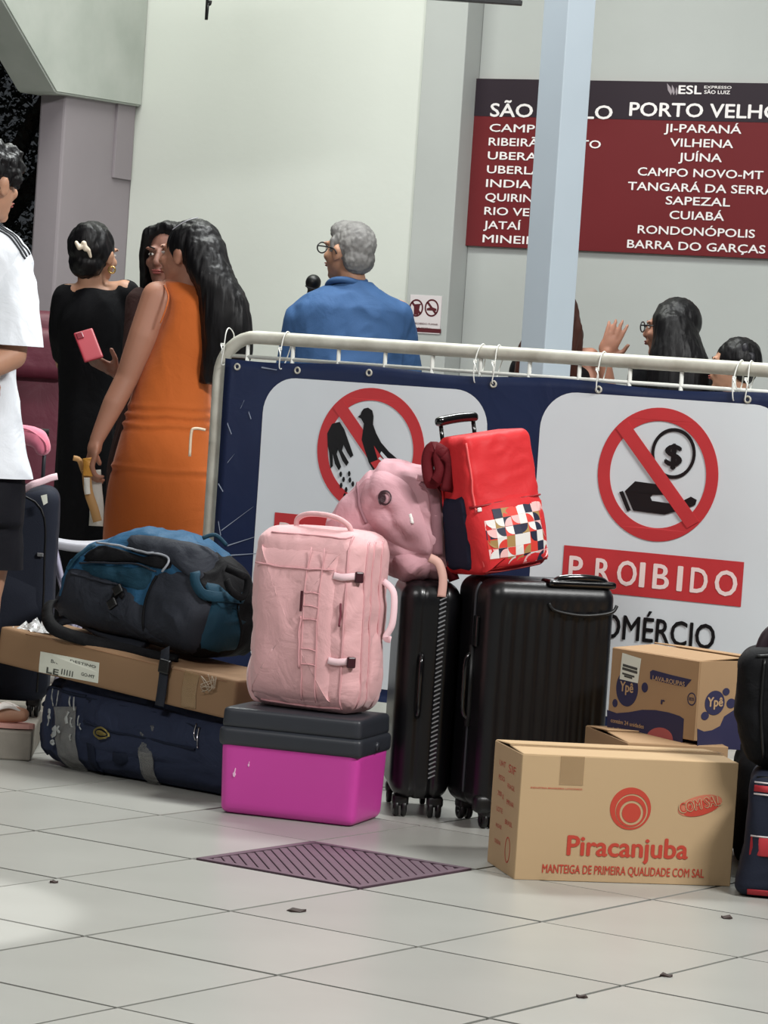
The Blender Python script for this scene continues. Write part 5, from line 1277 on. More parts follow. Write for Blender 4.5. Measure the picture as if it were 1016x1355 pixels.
class Person:
    def __init__(s, label, u, Y, skin, head_uv, face, zf=0, pitch=0, hs=1.0):
        p = at(u, 900, Y); s.Y = Y; s.root = thing('person', label, 'person', (p.x, Y, zf)); s.o = s.root.location.copy(); s.skin = skin
        s.b = Org(); s.zf = zf; s.face = face; s.hs = hs
        s.hc = s.W(*head_uv); s.pitch = pitch
        s.HM = (Matrix.Rotation(R(face), 3, 'Z') @ Matrix.Rotation(R(-pitch), 3, 'X'))
    def W(s, u, v, d=0): return at(u, v, s.Y + d) - s.o
    def H(s, x, y, z): return s.hc + s.HM @ (Vector((x, y, z)) * s.hs)
    def head(s, neck):
        b, H, M, k = s.b, s.H, s.HM, s.hs; E = lambda c, r: b.ell(H(*c), tuple(q * k for q in r), M)
        E((0, -.012, .022), (.074, .092, .088)); E((0, .018, -.02), (.064, .072, .080)); E((0, .036, -.062), (.046, .048, .046)); E((0, .068, -.092), (.021, .020, .017))
        b.cap(H(0, .086, .018), H(0, .104, -.022), .008 * k, .0125 * k); E((0, .100, -.026), (.017, .012, .010))
        for q in (-1, 1):
            E((q * .034, .064, -.022), (.024, .022, .020)); E((q * .032, .078, .026), (.026, .012, .008))
            E((q * .074, -.005, -.008), (.009, .020, .030)); E((q * .080, -.010, .004), (.008, .016, .018))
        E((0, .090, -.052), (.022, .010, .010))
        b.cap(H(0, -.018, -.06), neck, .050 * k, .056 * k)
    def features(s):
        for q in (-1, 1):
            o = Org(); ell_data(o.V, o.F, s.H(q * .032, .0765, .006), (.012 * s.hs, .0075 * s.hs, .0052 * s.hs), s.HM); ey = mk('eye', o.V, o.F, EYEW, s.root)
            o = Org(); ell_data(o.V, o.F, s.H(q * .032, .0822, .006), (.005 * s.hs, .003 * s.hs, .0048 * s.hs), s.HM, 10, 6); mk('iris', o.V, o.F, EYED, ey)
            tube('eyebrow', [s.H(q * .016, .088, .026), s.H(q * .034, .086, .031), s.H(q * .052, .072, .026)], .0024 * s.hs, s.hairm, s.root, 6, 3)
        o = Org(); ell_data(o.V, o.F, s.H(0, .098, -.050), (.020 * s.hs, .006 * s.hs, .004 * s.hs), s.HM); ell_data(o.V, o.F, s.H(0, .096, -.058), (.017 * s.hs, .007 * s.hs, .005 * s.hs), s.HM); o_ = mk('lips', o.V, o.F, LIP, s.root)
    def arm(s, pts, rr, hand=None):
        s.b.chain(pts, rr)
        if hand: s.hand(pts[-1], *hand)
    def hand(s, w, d, n, curl=(.3, .35, .4, .45), spread=.10, k=1.0, thumb=.5):
        """w wrist, d pointing direction, n palm normal"""
        d = Vector(d).normalized(); n = (Vector(n) - d * Vector(n).dot(d)).normalized(); sd = d.cross(n)
        Mx = Matrix((sd, d, n)).transposed()
        s.b.ell(w + d * .050 * k, (.040 * k, .052 * k, .015 * k), Mx); s.b.cap(w, w + d * .03 * k, .022 * k, .024 * k)
        s.knuckles = []
        for i, (off, ln, cu) in enumerate(zip((-.030, -.010, .010, .029), (.070, .078, .073, .058), curl)):
            p = w + (d * .088 + sd * off) * k; s.b.cap(w + (d * .05 + sd * off * .8) * k, p, .011 * k, .0095 * k)
            a = 0; dd = (d + sd * (off / .03) * spread).normalized()
            for j, (f, r0, r1) in enumerate(((.46, .0092, .0085), (.30, .0085, .0078), (.24, .0078, .0068))):
                a += cu * (1.0 if j == 0 else 1.2); dr = dd * math.cos(a) + n * math.sin(a); q = p + dr * ln * f * k; s.b.cap(p, q, r0 * k, r1 * k); p = q
        p0 = w + (d * .022 - sd * .030) * k; t1 = (d * .65 - sd * .7 + n * thumb).normalized(); p1 = p0 + t1 * .042 * k; t2 = (d * .9 - sd * .25 + n * thumb * 1.3).normalized(); p2 = p1 + t2 * .034 * k
        s.b.chain([w + d * .015 * k - sd * .012 * k, p0, p1, p2], [.016 * k, .014 * k, .0105 * k, .0085 * k])
    def legs(s, hips, knees, ankles, toe, rr=(.085, .055, .036), shoe=True):
        for h, kn, a, t in zip(hips, knees, ankles, toe):
            s.b.chain([h, (h + kn) / 2 + Vector((0, 0, 0)), kn, kn * .62 + a * .38 + Vector((0, -.012, 0)), a], [rr[0], rr[0] * .86, rr[1], rr[1] * .98, rr[2]])
            td = Vector(t).normalized(); f0 = Vector((a.x, a.y, .042)); s.b.chain([f0 - td * .03, f0 + td * .05, f0 + td * .15], [.036, .036, .022])
            if shoe:
                o = Org(); g = Vector((a.x, a.y, .034)); o.chain([g - td * .045 + Vector((0, 0, .008)), g + td * .05, g + td * .165], [.041, .044, .033]); o.build('shoe', SOLE, s.root, .008, 4, cuts=(((0, 0, .002), (0, 0, -1), True),))
    def finish(s, vox=.006): return s.b.build('body', s.skin, s.root, vox, 5)
    def rings(s, L):
        """rows (v, u_left, u_right, depth_offset, half_depth) -> loft rings in local space"""
        out = []
        for v, ul, ur, d, ry in L:
            a = s.W(ul, v, d); b_ = s.W(ur, v, d); out.append(((a.z + b_.z) / 2, (a.x + b_.x) / 2, d, (b_.x - a.x) / 2, ry))
        return out
def strand(amp=.004, sx=55, sz=5, seed=0): return lambda p: amp * noise.noise(Vector((p.x * sx + seed, p.y * sx, p.z * sz))) + amp * .6 * noise.noise(Vector((p.x * sx * 2.3, p.y * sx * 2.3 + seed, p.z * sz * 2)))
def folds(amp=.006, sx=9, sz=4, seed=0): return lambda p: crease(p, amp, sx, seed, (1, 1, sz / sx))

# ---- woman in the orange dress (back view, head turned left)
P = Person('woman in a sleeveless orange dress with long black hair, back to us, behind the barrier', 232, 10.6, SKIN1, (249, 338), 62, 0, 0, 1.0)
P.hairm = HAIRB; W = P.W
P.head(W(247, 386)); 
P.b.loft(P.rings([(385, 222, 272, 0, .06), (400, 212, 290, 0, .09), (450, 208, 288, 0, .10), (520, 196, 276, 0, .09), (600, 172, 276, 0, .115), (690, 160, 270, 0, .12)]), sm=3)
P.b.cap(W(212, 392), W(285, 392), .052, .052)
P.arm([W(208, 393, -.02), W(190, 445, -.04), W(168, 500, -.05), W(150, 535, -.07), W(128, 582, -.09)], [.054, .052, .040, .038, .0245], (W(117, 622, -.10) - W(128, 582, -.09), Vector((.9, .35, 0)), (.42, .5, .55, .6), .02, 1.05, .7))
P.arm([W(288, 394, .0), W(300, 450, .06), W(298, 505, .12), W(262, 520, .26)], [.052, .046, .038, .026], (Vector((-1, .3, 0)), Vector((0, 0, 1)), (.4,) * 4))
P.legs([W(185, 690, .0), W(240, 690, .0)], [W(182, 800, .02), W(240, 800, .02)], [Vector((W(186, 930).x, .0, .08)), Vector((W(232, 930).x, .0, .08))], [(-.5, 1, 0), (-.2, 1, 0)])
P.features(); P.finish(.0055)
ORG = mat('orange_jersey', (196, 100, 42), .75, var=.12, vscale=5, bump=.25, bscale=160, wrinkle=.45, wscale=5, col2=(186, 88, 26), sheen=.2)
def od(p):
    z = p.z; f = crease(p, .004, 6, 14, (1, 1, .5))
    for zc, am in ((W(200, 548).z, .006), (W(200, 561).z, .006), (W(200, 618).z, .0055), (W(200, 536).z, .004)):
        q = z - zc - .03 * (p.x) + .01 * noise.noise(Vector((p.x * 8, zc * 9, 0))); f += am * math.exp(-(q / .008) ** 2) - am * .8 * math.exp(-((q + .014) / .009) ** 2)
    return f
og = Org(); og.loft(P.rings([(374, 217, 262, 0, .050), (384, 217, 275, 0, .080), (398, 219, 290, 0, .112), (425, 213, 291, 0, .122), (450, 205, 290, 0, .122), (500, 184, 280, 0, .112), (545, 170, 279, 0, .118), (575, 162, 283, 0, .132), (610, 152, 288, 0, .145), (650, 143, 290, 0, .148), (700, 137, 286, 0, .145), (770, 136, 276, 0, .14), (830, 140, 268, 0, .135)]), sm=4)
og.cap(W(224, 382), W(246, 378), .028, .024)
og.build('dress', ORG, P.root, .008, 4, od, cuts=((W(200, 826), (0, 0, -1), False),))
tube('armhole_hem', [W(217, 377, -.05), W(223, 392, -.10), W(219, 410, -.118), W(212, 428, -.115)], .003, ORG, P.root, 6, 5)
og = Org(); og.ell(P.H(0, -.024, .034), (.086, .098, .092), P.HM)
og.loft(P.rings([(303, 246, 286, -.02, .05), (320, 238, 298, -.03, .08), (345, 242, 304, -.05, .09), (370, 252, 314, -.08, .085), (394, 262, 327, -.10, .07), (430, 266, 334, -.11, .065), (465, 267, 334, -.10, .06), (490, 264, 322, -.09, .05), (508, 262, 296, -.08, .03)]), sm=4)
og.build('hair', HAIRB, P.root, .0055, 3, strand(.004, 60, 2.5, 2))
tube('hair_lit_edge', [P.H(-.070, .045, .060) if False else W(228, 304, -.075), W(238, 297, -.08), W(250, 291, -.075), W(262, 288, -.05)], .0018, mat('hair_lit_edge_pale', (150, 150, 156), .4), P.root, 6, 5)  # pale tube painted in for the rim of light along her hair
# packet of food in her hand
pk = W(118, 640, -.10) + P.o
PP = thing('paper_packet', 'brown and white folded paper packet dangling from the hand of the woman in orange', 'paper packet', tuple(pk), 0)
IW = lambda u, v, d: at(u, v, 10.6 + d) - pk
KR = mat('kraft_paper', (196, 148, 92), .6, var=.3); WP = mat('white_paper', (226, 222, 214), .6, wrinkle=.5, wscale=14); YL = mat('yellow_wrapper', (214, 150, 58), .5, wrinkle=.4, wscale=20)
for nm, pts_, w_, m_ in (('white_sleeve', [(124, 622), (126, 650), (128, 672), (127, 696)], .048, WP), ('kraft_strip', [(114, 622), (117, 650), (124, 672), (129, 690)], .030, KR), ('yellow_wrapper', [(116, 606), (117, 616), (116, 630)], .034, YL), ('white_receipt', [(115, 632), (115, 645), (116, 654)], .020, WP)):
    dd = {'white_sleeve': -.085, 'kraft_strip': -.118, 'yellow_wrapper': -.125, 'white_receipt': -.13}[nm]
    P_ = catmull([IW(u, v, dd) for u, v in pts_], 6); ribbon(nm, P_, [Vector((.1, -1, 0))] * len(P_), w_, .004, m_, PP)
P_ = catmull([IW(u, v, -.11) for u, v in ((97, 606), (105, 609), (110, 622), (116, 632))], 5); ribbon('paper_corner', P_, [Vector((0, -1, .2)).normalized()] * len(P_), .018, .003, KR, PP)

# ---- second woman facing her, phone in hand
P = Person('woman in dark brown clothes holding a red phone, facing us behind the woman in orange', 222, 11.02, SKIN2, (224, 341), 158, 0, 0, 1.0)
P.hairm = HAIRB; W = P.W
P.head(W(228, 388)); P.b.loft(P.rings([(390, 195, 255, 0, .07), (420, 180, 270, 0, .1), (520, 188, 262, 0, .09), (610, 172, 268, 0, .11), (680, 178, 262, 0, .11)]), sm=3)
P.arm([W(188, 402, -.02), W(180, 450, -.06), W(178, 500, -.12), W(154, 492, -.26)], [.046, .042, .036, .024], (W(126, 478, -.30) - W(154, 492, -.26), Vector((.0, .35, .9)), (.5, .55, .6, .65), .04, .95, .5))
P.arm([W(258, 402, 0), W(266, 470, -.02), W(268, 530, -.04), W(266, 600, -.08)], [.046, .042, .036, .025], (Vector((0, 0, -1)), Vector((-1, 0, 0)), (.3,) * 4))
P.legs([W(198, 670), W(240, 670)], [W(198, 790, -.02), W(238, 790, -.02)], [Vector((W(200, 920).x, 0, .08)), Vector((W(236, 920).x, 0, .08))], [(-.4, -1, 0), (.2, -1, 0)])
P.features(); P.finish(.0055)
BRN = mat('brown_dress_cloth', (62, 42, 40), .75, var=.4, vscale=10, wrinkle=.5)
og = Org(); og.loft(P.rings([(384, 204, 246, 0, .06), (395, 185, 262, 0, .09), (420, 176, 272, 0, .115), (500, 180, 268, 0, .108), (545, 160, 268, 0, .115), (600, 146, 274, 0, .13), (640, 142, 274, 0, .13), (720, 148, 270, 0, .13), (820, 150, 270, 0, .13)]), sm=4)
for a, b_ in (((188, 402, -.02), (179, 470, -.08)), ((258, 402, 0), (267, 480, -.02))): og.cap(W(*a), W(*b_), .056, .05)
og.build('dress', BRN, P.root, .008, 4, folds(.010, 9, 2, 5))
og = Org(); og.ell(P.H(0, -.028, .034), (.088, .094, .096), P.HM)
og.chain([P.H(-.0, .035, .108), P.H(.066, .040, .075), P.H(.084, .020, .0), P.H(.086, .0, -.08), P.H(.09, -.02, -.16)], [.022, .026, .024, .024, .02])
og.chain([P.H(-.0, .035, .108), P.H(-.066, .040, .075), P.H(-.084, .02, .0), P.H(-.086, 0, -.09), P.H(-.09, -.02, -.24)], [.022, .026, .024, .026, .03])
og.loft([(P.hc.z + .02, P.hc.x + .02, .05, .08, .05), (P.hc.z - .12, P.hc.x + .04, .08, .09, .05), (P.hc.z - .30, P.hc.x + .05, .10, .09, .04)], sm=4)
og.build('hair', HAIRB, P.root, .0055, 3, strand(.004, 60, 3, 8))
ph = at(117, 457, 10.66)
PN = thing('mobile_phone', 'dark red mobile phone held up by the woman behind the woman in orange', 'phone', tuple(ph), rot=(R(-38), R(-20), R(12)))
V, Fc = rbox((.068, .010, .130), .005, (12, 6, 20)); V = [v - Vector((0, 0, .065)) for v in V]; mk('case', V, Fc, mat('phone_case_red', (150, 46, 58), .45), PN)
box('camera_bump', (-.016, -.0062, .045), (.022, .004, .026), mat('phone_case_dark', (110, 30, 42), .3), PN, .002, 2); box('screen', (0, .0055, 0), (.062, .001, .122), BLACKG, PN, .0005, 1)

# ---- woman in black, back to us
P = Person('woman in a long black dress with pinned-up dark hair and clip, back to us', 120, 11.35, SKIN3, (125, 338), -28, 0, 0, .98)
P.hairm = HAIRB; W = P.W
P.head(W(123, 388)); P.b.loft(P.rings([(380, 100, 150, 0, .055), (395, 88, 165, 0, .08), (450, 86, 158, 0, .09), (540, 92, 148, 0, .08), (620, 82, 154, 0, .11), (700, 84, 152, 0, .11)]), sm=3)
P.b.cap(W(90, 392), W(164, 388), .046, .046)
P.arm([W(89, 394), W(84, 440, .03), W(86, 480, .10), W(100, 448, .30)], [.050, .045, .036, .025], (Vector((.3, .4, .8)), Vector((1, 0, -.2)), (.4,) * 4))
P.arm([W(165, 388), W(173, 430, .03), W(172, 470, .10), W(160, 425, .28)], [.050, .045, .036, .025], (Vector((-.3, .4, .8)), Vector((-1, 0, -.2)), (.4,) * 4))
P.legs([W(102, 700), W(136, 700)], [W(102, 800), W(136, 800)], [Vector((W(102, 900).x, 0, .08)), Vector((W(136, 900).x, 0, .08))], [(-.3, 1, 0), (.3, 1, 0)])
P.features(); P.finish(.006)
BLKD = mat('black_dress_cloth', (10, 10, 14), .8, var=.3, wrinkle=.4, bump=.2, bscale=150)
og = Org(); og.loft(P.rings([(384, 98, 158, 0, .076), (398, 88, 166, 0, .095), (420, 78, 171, 0, .105), (460, 78, 166, 0, .105), (520, 79, 158, 0, .10), (580, 76, 156, 0, .12), (640, 72, 158, 0, .13), (720, 66, 160, 0, .14), (800, 62, 162, 0, .145), (870, 62, 162, 0, .14)]), sm=4)
og.chain([W(96, 392), W(89, 396), W(84, 440, .03), W(85, 468, .08)], [.040, .055, .053, .045]); og.chain([W(158, 388), W(165, 391), W(173, 430, .03), W(172, 460, .08)], [.040, .055, .053, .045])
og.build('dress', BLKD, P.root, .008, 9, folds(.007, 9, 2, 15), cuts=((W(120, 868), (0, 0, -1), False),))
og = Org(); og.ell(P.H(0, -.028, .030), (.084, .092, .094), P.HM); og.ell(P.H(.01, -.075, .045), (.058, .045, .072), P.HM); og.ell(P.H(0, -.05, -.03), (.07, .06, .06), P.HM)
og.build('hair', HAIRB, P.root, .0055, 3, strand(.005, 40, 20, 12))
CLP = mat('clip_pearl', (214, 200, 180), .3)
og = Org(); og.chain([W(101, 321, -.165), W(105, 328, -.17), W(112, 325, -.17), (W(117, 331, -.165)), W(120, 340, -.155)], [.007, .009, .007, .008, .005]); og.cap(W(111, 322, -.168), W(113, 330, -.168), .010, .008); og.build('hair_clip', CLP, P.root, .003, 2)
V, Fc = tube_data([P.H(.083, -.004, -.05) + Vector((.012 * math.cos(a), -.004, -.012 * math.sin(a))) for a in np.linspace(0, 6.28, 15)[:-1]], .0035, 6, True); mk('earring', V, Fc, mat('gold', (214, 180, 110), .25, .9), P.root)
tube('bangle', [W(151, 372, -.05), W(156, 356, -.07), W(158, 350, -.06)], .004, CLP, P.root, 6, 4) if False else None

# ---- grey-haired man in blue
P = Person('grey-haired man in a blue shirt with glasses, back to us beyond the barrier', 462, 12.0, SKIN3, (461, 334), 48, 0, -4, 1.02)
P.hairm = HAIRG; W = P.W
P.head(W(468, 388)); P.b.loft(P.rings([(385, 430, 505, 0, .07), (410, 392, 535, 0, .10), (470, 395, 535, 0, .12), (560, 405, 525, 0, .12), (620, 405, 525, 0, .12)]), sm=3)
P.arm([W(400, 418), W(386, 465, .06), W(386, 500, .14), W(410, 425, .30)], [.055, .048, .042, .030], (W(416, 395, .32) - W(410, 425, .30), Vector((1, .2, 0)), (.7,) * 4, .0))
P.arm([W(526, 415), W(536, 480, .02), W(540, 550, .05), W(520, 560, .25)], [.055, .048, .042, .030], (Vector((-.5, 1, 0)), Vector((0, 0, -1)), (.4,) * 4))
P.legs([W(435, 610), W(492, 610)], [W(435, 740), W(495, 740)], [Vector((W(435, 880).x, 0, .08)), Vector((W(497, 880).x, 0, .08))], [(-.2, 1, 0), (.2, 1, 0)])
P.features(); P.finish(.0065)
BLU = mat('blue_shirt_cloth', (62, 94, 138), .7, var=.15, vscale=6, bump=.2, bscale=180, wrinkle=.4, wscale=6)
og = Org(); og.loft(P.rings([(372, 448, 492, 0, .066), (382, 430, 507, 0, .085), (393, 408, 526, 0, .11), (408, 388, 541, 0, .13), (450, 382, 543, 0, .14), (520, 388, 538, 0, .145), (600, 390, 536, 0, .15), (660, 388, 538, 0, .15)]), sm=4)
og.cap(W(400, 424), W(388, 490, .04), .070, .066); og.cap(W(525, 422), W(535, 490, .03), .070, .064)
og.build('shirt', BLU, P.root, .008, 4, folds(.008, 7, 5, 25), cuts=((W(460, 655), (0, 0, -1), False),))
P_ = catmull([P.H(0, -.075, -.085) + Vector((0, 0, -.012)), P.H(.055, -.05, -.09), P.H(.07, .0, -.10), P.H(.04, .05, -.125), P.H(0, .06, -.135), P.H(-.04, .05, -.125), P.H(-.07, .0, -.10), P.H(-.055, -.05, -.09)], 5, True)
V, Fc = tube_data(P_, .013, 8, True); V = [Vector((v.x, v.y, v.z - .012)) for v in V]; mk('collar', V, Fc, BLU, P.root)
seam_ = [W(400, 425, -.155), W(430, 420, -.165), W(470, 419, -.17), (W(510, 421, -.165)), W(535, 430, -.15)]
TRO = mat('trouser_dark', (38, 40, 48), .8)
og = Org(); og.loft(P.rings([(605, 405, 522, 0, .125), (650, 400, 528, 0, .135), (680, 402, 526, 0, .13)]), sm=3)
for q in ((435, 610, 740), (492, 610, 740)): og.chain([W(q[0], 650), W(q[0], 740), W(q[0] + 1, 872)], [.09, .072, .06])
og.build('trousers', TRO, P.root, .009, 4)
og = Org(); og.ell(P.H(0, -.022, .034), (.080, .094, .088), P.HM); og.ell(P.H(0, -.055, -.02), (.072, .055, .062), P.HM); og.ell(P.H(0, .02, .075), (.066, .062, .045), P.HM)
for q in (-1, 1): og.cap(P.H(q * .074, .016, .04), P.H(q * .076, .016, .0), .012, .008)
og.build('hair', HAIRG, P.root, .0055, 3, strand(.004, 90, 60, 31))
GL = mat('glasses_frame', (26, 24, 28), .3)
def glasses(P, m_):
    for q in (-1, 1):
        V, Fc = tube_data([P.H(q * .036 + .026 * math.cos(a), .104 - .010 * abs(math.cos(a)) * 0, .006 + .020 * math.sin(a)) for a in np.linspace(0, 2 * math.pi, 19)[:-1]], .0028, 6, True); mk('lens_rim', V, Fc, m_, P.root)
        tube('temple_arm', [P.H(q * .061, .103, .012), P.H(q * .080, .05, .012), P.H(q * .086, -.005, .008), P.H(q * .085, -.02, -.010)], .0028, m_, P.root, 6, 4)
    tube('bridge', [P.H(-.011, .106, .01), P.H(0, .109, .014), P.H(.011, .106, .01)], .0025, m_, P.root, 6, 3)
glasses(P, GL)
mcp = at(414, 376, 12.25)
MI = thing('microphone', 'black handheld device at the mouth of the man in blue', 'microphone', tuple(mcp), rot=(R(12), R(8), 0))
og = Org(); og.ell((0, 0, .006), (.031, .031, .033)); og.cap((0, 0, -.01), (0, 0, -.15), .017, .013); og.build('microphone_body', BLACKP, MI, .004, 3)
V, Fc = tube_data([(.026 * math.cos(a), .026 * math.sin(a), -.012) for a in np.linspace(0, 6.283, 17)[:-1]], .003, 6, True); mk('collar_ring', V, Fc, GREYP, MI)

# ---- woman with long black hair and glasses on the right
P = Person('woman with long black hair and glasses, back to us at right below the board', 892, 12.0, SKIN1, (887, 437), 66, 0, 0, .97)
P.hairm = HAIRB; W = P.W
P.head(W(893, 484)); P.b.loft(P.rings([(482, 865, 925, 0, .06), (500, 850, 940, 0, .09), (560, 858, 930, 0, .1), (660, 855, 930, 0, .11), (720, 860, 926, 0, .11)]), sm=3)
P.arm([W(850, 500), W(842, 550, .03), W(846, 600, .08), W(860, 590, .28)], [.047, .042, .036, .025], (Vector((.2, 1, 0)), Vector((0, 0, -1)), (.4,) * 4))
P.arm([W(938, 500), W(948, 550, .03), W(946, 600, .08), W(930, 590, .28)], [.047, .042, .036, .025], (Vector((-.2, 1, 0)), Vector((0, 0, -1)), (.4,) * 4))
P.legs([W(875, 710), W(912, 710)], [W(875, 810), W(912, 810)], [Vector((W(876, 900).x, 0, .08)), Vector((W(911, 900).x, 0, .08))], [(-.2, 1, 0), (.2, 1, 0)])
P.features(); P.finish(.0065); glasses(P, GL)
og = Org(); og.loft(P.rings([(472, 868, 915, 0, .06), (480, 845, 935, 0, .09), (500, 838, 946, 0, .11), (560, 845, 938, 0, .12), (660, 848, 938, 0, .125), (720, 846, 940, 0, .125)]), sm=4)
og.cap(W(850, 500), W(843, 560, .03), .056, .05); og.cap(W(938, 500), W(947, 560, .03), .056, .05)
og.build('blouse', BLKD, P.root, .009, 4, folds(.006, 8, 4, 35))
og = Org(); og.loft(P.rings([(700, 846, 940, 0, .125), (800, 848, 936, 0, .13), (870, 850, 934, 0, .13)]), sm=3); og.build('skirt', TRO, P.root, .009, 3)
og = Org(); og.ell(P.H(0, -.026, .034), (.088, .096, .096), P.HM)
og.loft(P.rings([(403, 872, 908, -.02, .05), (420, 864, 918, -.03, .085), (445, 864, 926, -.05, .09), (465, 860, 934, -.07, .085), (490, 856, 944, -.09, .075), (540, 858, 944, -.10, .065), (575, 870, 935, -.10, .05)]), sm=4)
og.build('hair', HAIRB, P.root, .006, 3, strand(.0035, 60, 2.5, 42))

# ---- small child at the right edge
P = Person('small child with short black hair and a bow, only the head showing above the rail', 972, 11.75, SKIN3, (970, 484), 75, 0, 0, .88)
P.hairm = HAIRB; W = P.W
P.head(W(975, 528)); P.b.loft(P.rings([(528, 950, 1000, 0, .05), (545, 938, 1012, 0, .075), (620, 945, 1005, 0, .08), (700, 942, 1008, 0, .09)]), sm=3)
P.arm([W(942, 548), W(934, 600), W(932, 650, -.02), W(932, 690, -.05)], [.036, .032, .027, .02], (Vector((0, 0, -1)), Vector((1, 0, 0)), (.3,) * 4, .05, .8))
P.arm([W(1008, 548), W(1016, 600), W(1018, 650, -.02), W(1018, 690, -.05)], [.036, .032, .027, .02], (Vector((0, 0, -1)), Vector((-1, 0, 0)), (.3,) * 4, .05, .8))
P.legs([W(960, 720), W(990, 720)], [W(960, 810), W(990, 810)], [Vector((W(960, 920).x, 0, .075)), Vector((W(990, 920).x, 0, .075))], [(-.2, 1, 0), (.2, 1, 0)], (.065, .045, .03))
P.features(); P.finish(.0065)
og = Org(); og.loft(P.rings([(532, 950, 1000, 0, .065), (545, 936, 1014, 0, .088), (620, 940, 1010, 0, .095), (720, 930, 1020, 0, .12), (790, 922, 1028, 0, .14)]), sm=4); og.cap(W(942, 548), W(937, 585), .044, .042); og.cap(W(1008, 548), W(1014, 585), .044, .042)
og.build('dress', mat('child_dress_grey', (84, 84, 96), .8), P.root, .009, 4, folds(.005, 9, 3, 3))
og = Org(); og.ell(P.H(0, -.026, .030), (.078, .088, .084), P.HM); og.ell(P.H(0, -.045, -.02), (.07, .05, .05), P.HM); og.build('hair', HAIRB, P.root, .0055, 3, strand(.005, 45, 12, 5))
og = Org(); bw = W(991, 468, -.07); og.ell(bw + Vector((-.016, 0, .018)), (.014, .010, .022)); og.ell(bw + Vector((.012, 0, -.016)), (.013, .010, .022)); og.ell(bw, (.008, .01, .008)); og.build('hair_bow', mat('bow_black', (24, 22, 30), .5), P.root, .004, 2)

# ---- woman half hidden by the column, waving
P = Person('woman with wavy brown hair waving one hand, mostly hidden by the steel column', 728, 12.35, SKIN1, (736, 424), -20, 0, 0, 1.0)
P.hairm = HAIRW; W = P.W
P.head(W(732, 474)); P.b.loft(P.rings([(472, 705, 760, 0, .06), (490, 690, 778, 0, .09), (560, 696, 768, 0, .1), (660, 694, 770, 0, .11), (720, 698, 766, 0, .11)]), sm=3)
P.arm([W(775, 488), W(800, 540, -.02), W(815, 580, -.02), W(799, 474, -.10)], [.047, .044, .040, .026], (W(816, 436, -.12) - W(800, 474, -.10), Vector((-.1, 1, .0)), (.10, .08, .10, .16), .12, .98, .05))
P.arm([W(692, 488), W(684, 540, .02), W(684, 600, .06), W(700, 590, .26)], [.047, .042, .036, .025], (Vector((.3, 1, 0)), Vector((0, 0, -1)), (.4,) * 4))
P.b.cap(W(760, 472, -.03), W(782, 470, -.04), .035, .030)
P.legs([W(712, 710), W(750, 710)], [W(712, 800), W(750, 800)], [Vector((W(713, 890).x, 0, .08)), Vector((W(749, 890).x, 0, .08))], [(-.2, 1, 0), (.2, 1, 0)])
P.features(); P.finish(.0055)
og = Org(); og.loft(P.rings([(476, 705, 760, 0, .075), (488, 686, 782, 0, .10), (510, 680, 786, 0, .115), (560, 688, 776, 0, .118), (660, 688, 776, 0, .125), (720, 686, 778, 0, .125)]), sm=4)
og.cap(W(692, 490), W(685, 545, .02), .054, .05)
og.build('blouse', BLKD, P.root, .009, 4, folds(.006, 8, 4, 5))
og = Org(); og.loft(P.rings([(700, 686, 778, 0, .125), (800, 690, 774, 0, .13), (870, 692, 772, 0, .13)]), sm=3); og.build('skirt', TRO, P.root, .009, 3)
og = Org(); og.ell(P.H(0, -.02, .034), (.090, .098, .098), P.HM)
og.loft(P.rings([(395, 716, 762, -.02, .06), (420, 704, 768, -.03, .09), (445, 694, 772, -.04, .09), (470, 684, 770, -.05, .085), (500, 682, 766, -.06, .07), (530, 690, 758, -.06, .05)]), sm=4)
og.build('hair', HAIRW, P.root, .006, 3, strand(.010, 26, 9, 4))

# ---- man in the white t-shirt at the left edge, hands clasped behind his back
P = Person('young man in a white t-shirt and black shorts at the left edge, back to us', -38, 9.27, SKIN3, (-17, 243), -36, KZ - .001, 0, 1.02)
P.hairm = HAIRB; W = P.W
P.head(W(-30, 305)); P.b.loft(P.rings([(310, -80, 10, 0, .07), (345, -108, 28, 0, .11), (480, -98, 20, 0, .11), (600, -100, 22, 0, .12), (690, -92, 14, 0, .12)]), sm=3)
P.arm([W(14, 350, -.02), W(18, 410, -.08), W(16, 470, -.14), W(-8, 482, -.17), W(-42, 500, -.20)], [.060, .052, .043, .040, .028], (Vector((-1, -.1, -.15)), Vector((0, -1, 0)), (.5,) * 4))
P.arm([W(-100, 350), W(-118, 410, -.01), W(-114, 470, -.02), W(-84, 492, -.12), W(-62, 505, -.17)], [.060, .052, .043, .040, .028], (Vector((1, -.1, -.15)), Vector((0, 1, 0)), (.5,) * 4))
hz0 = Vector((0, 0, 0))
P.legs([W(-18, 690), W(-84, 690)], [W(-24, 790), W(-84, 790)], [Vector((W(-34, 940).x, -.03, .075)), Vector((W(-92, 940).x, 0, .075))], [(1, -.12, 0), (-.3, 1, 0)], (.09, .058, .038), False)
P.features(); P.finish(.006)
WHT = mat('white_tee_cloth', (224, 228, 234), .7, bump=.15, bscale=180, wrinkle=.5, wscale=5)
og = Org(); og.loft(P.rings([(300, -60, 8, 0, .07), (312, -78, 24, 0, .095), (330, -100, 36, 0, .12), (365, -108, 34, 0, .132), (440, -102, 24, 0, .135), (500, -100, 22, 0, .13), (580, -108, 34, 0, .14), (640, -116, 43, 0, .15)]), sm=4)
og.build('t_shirt', WHT, P.root, .008, 5, folds(.009, 6, 5, 65), cuts=((W(0, 631), (0, 0, -1), False),))
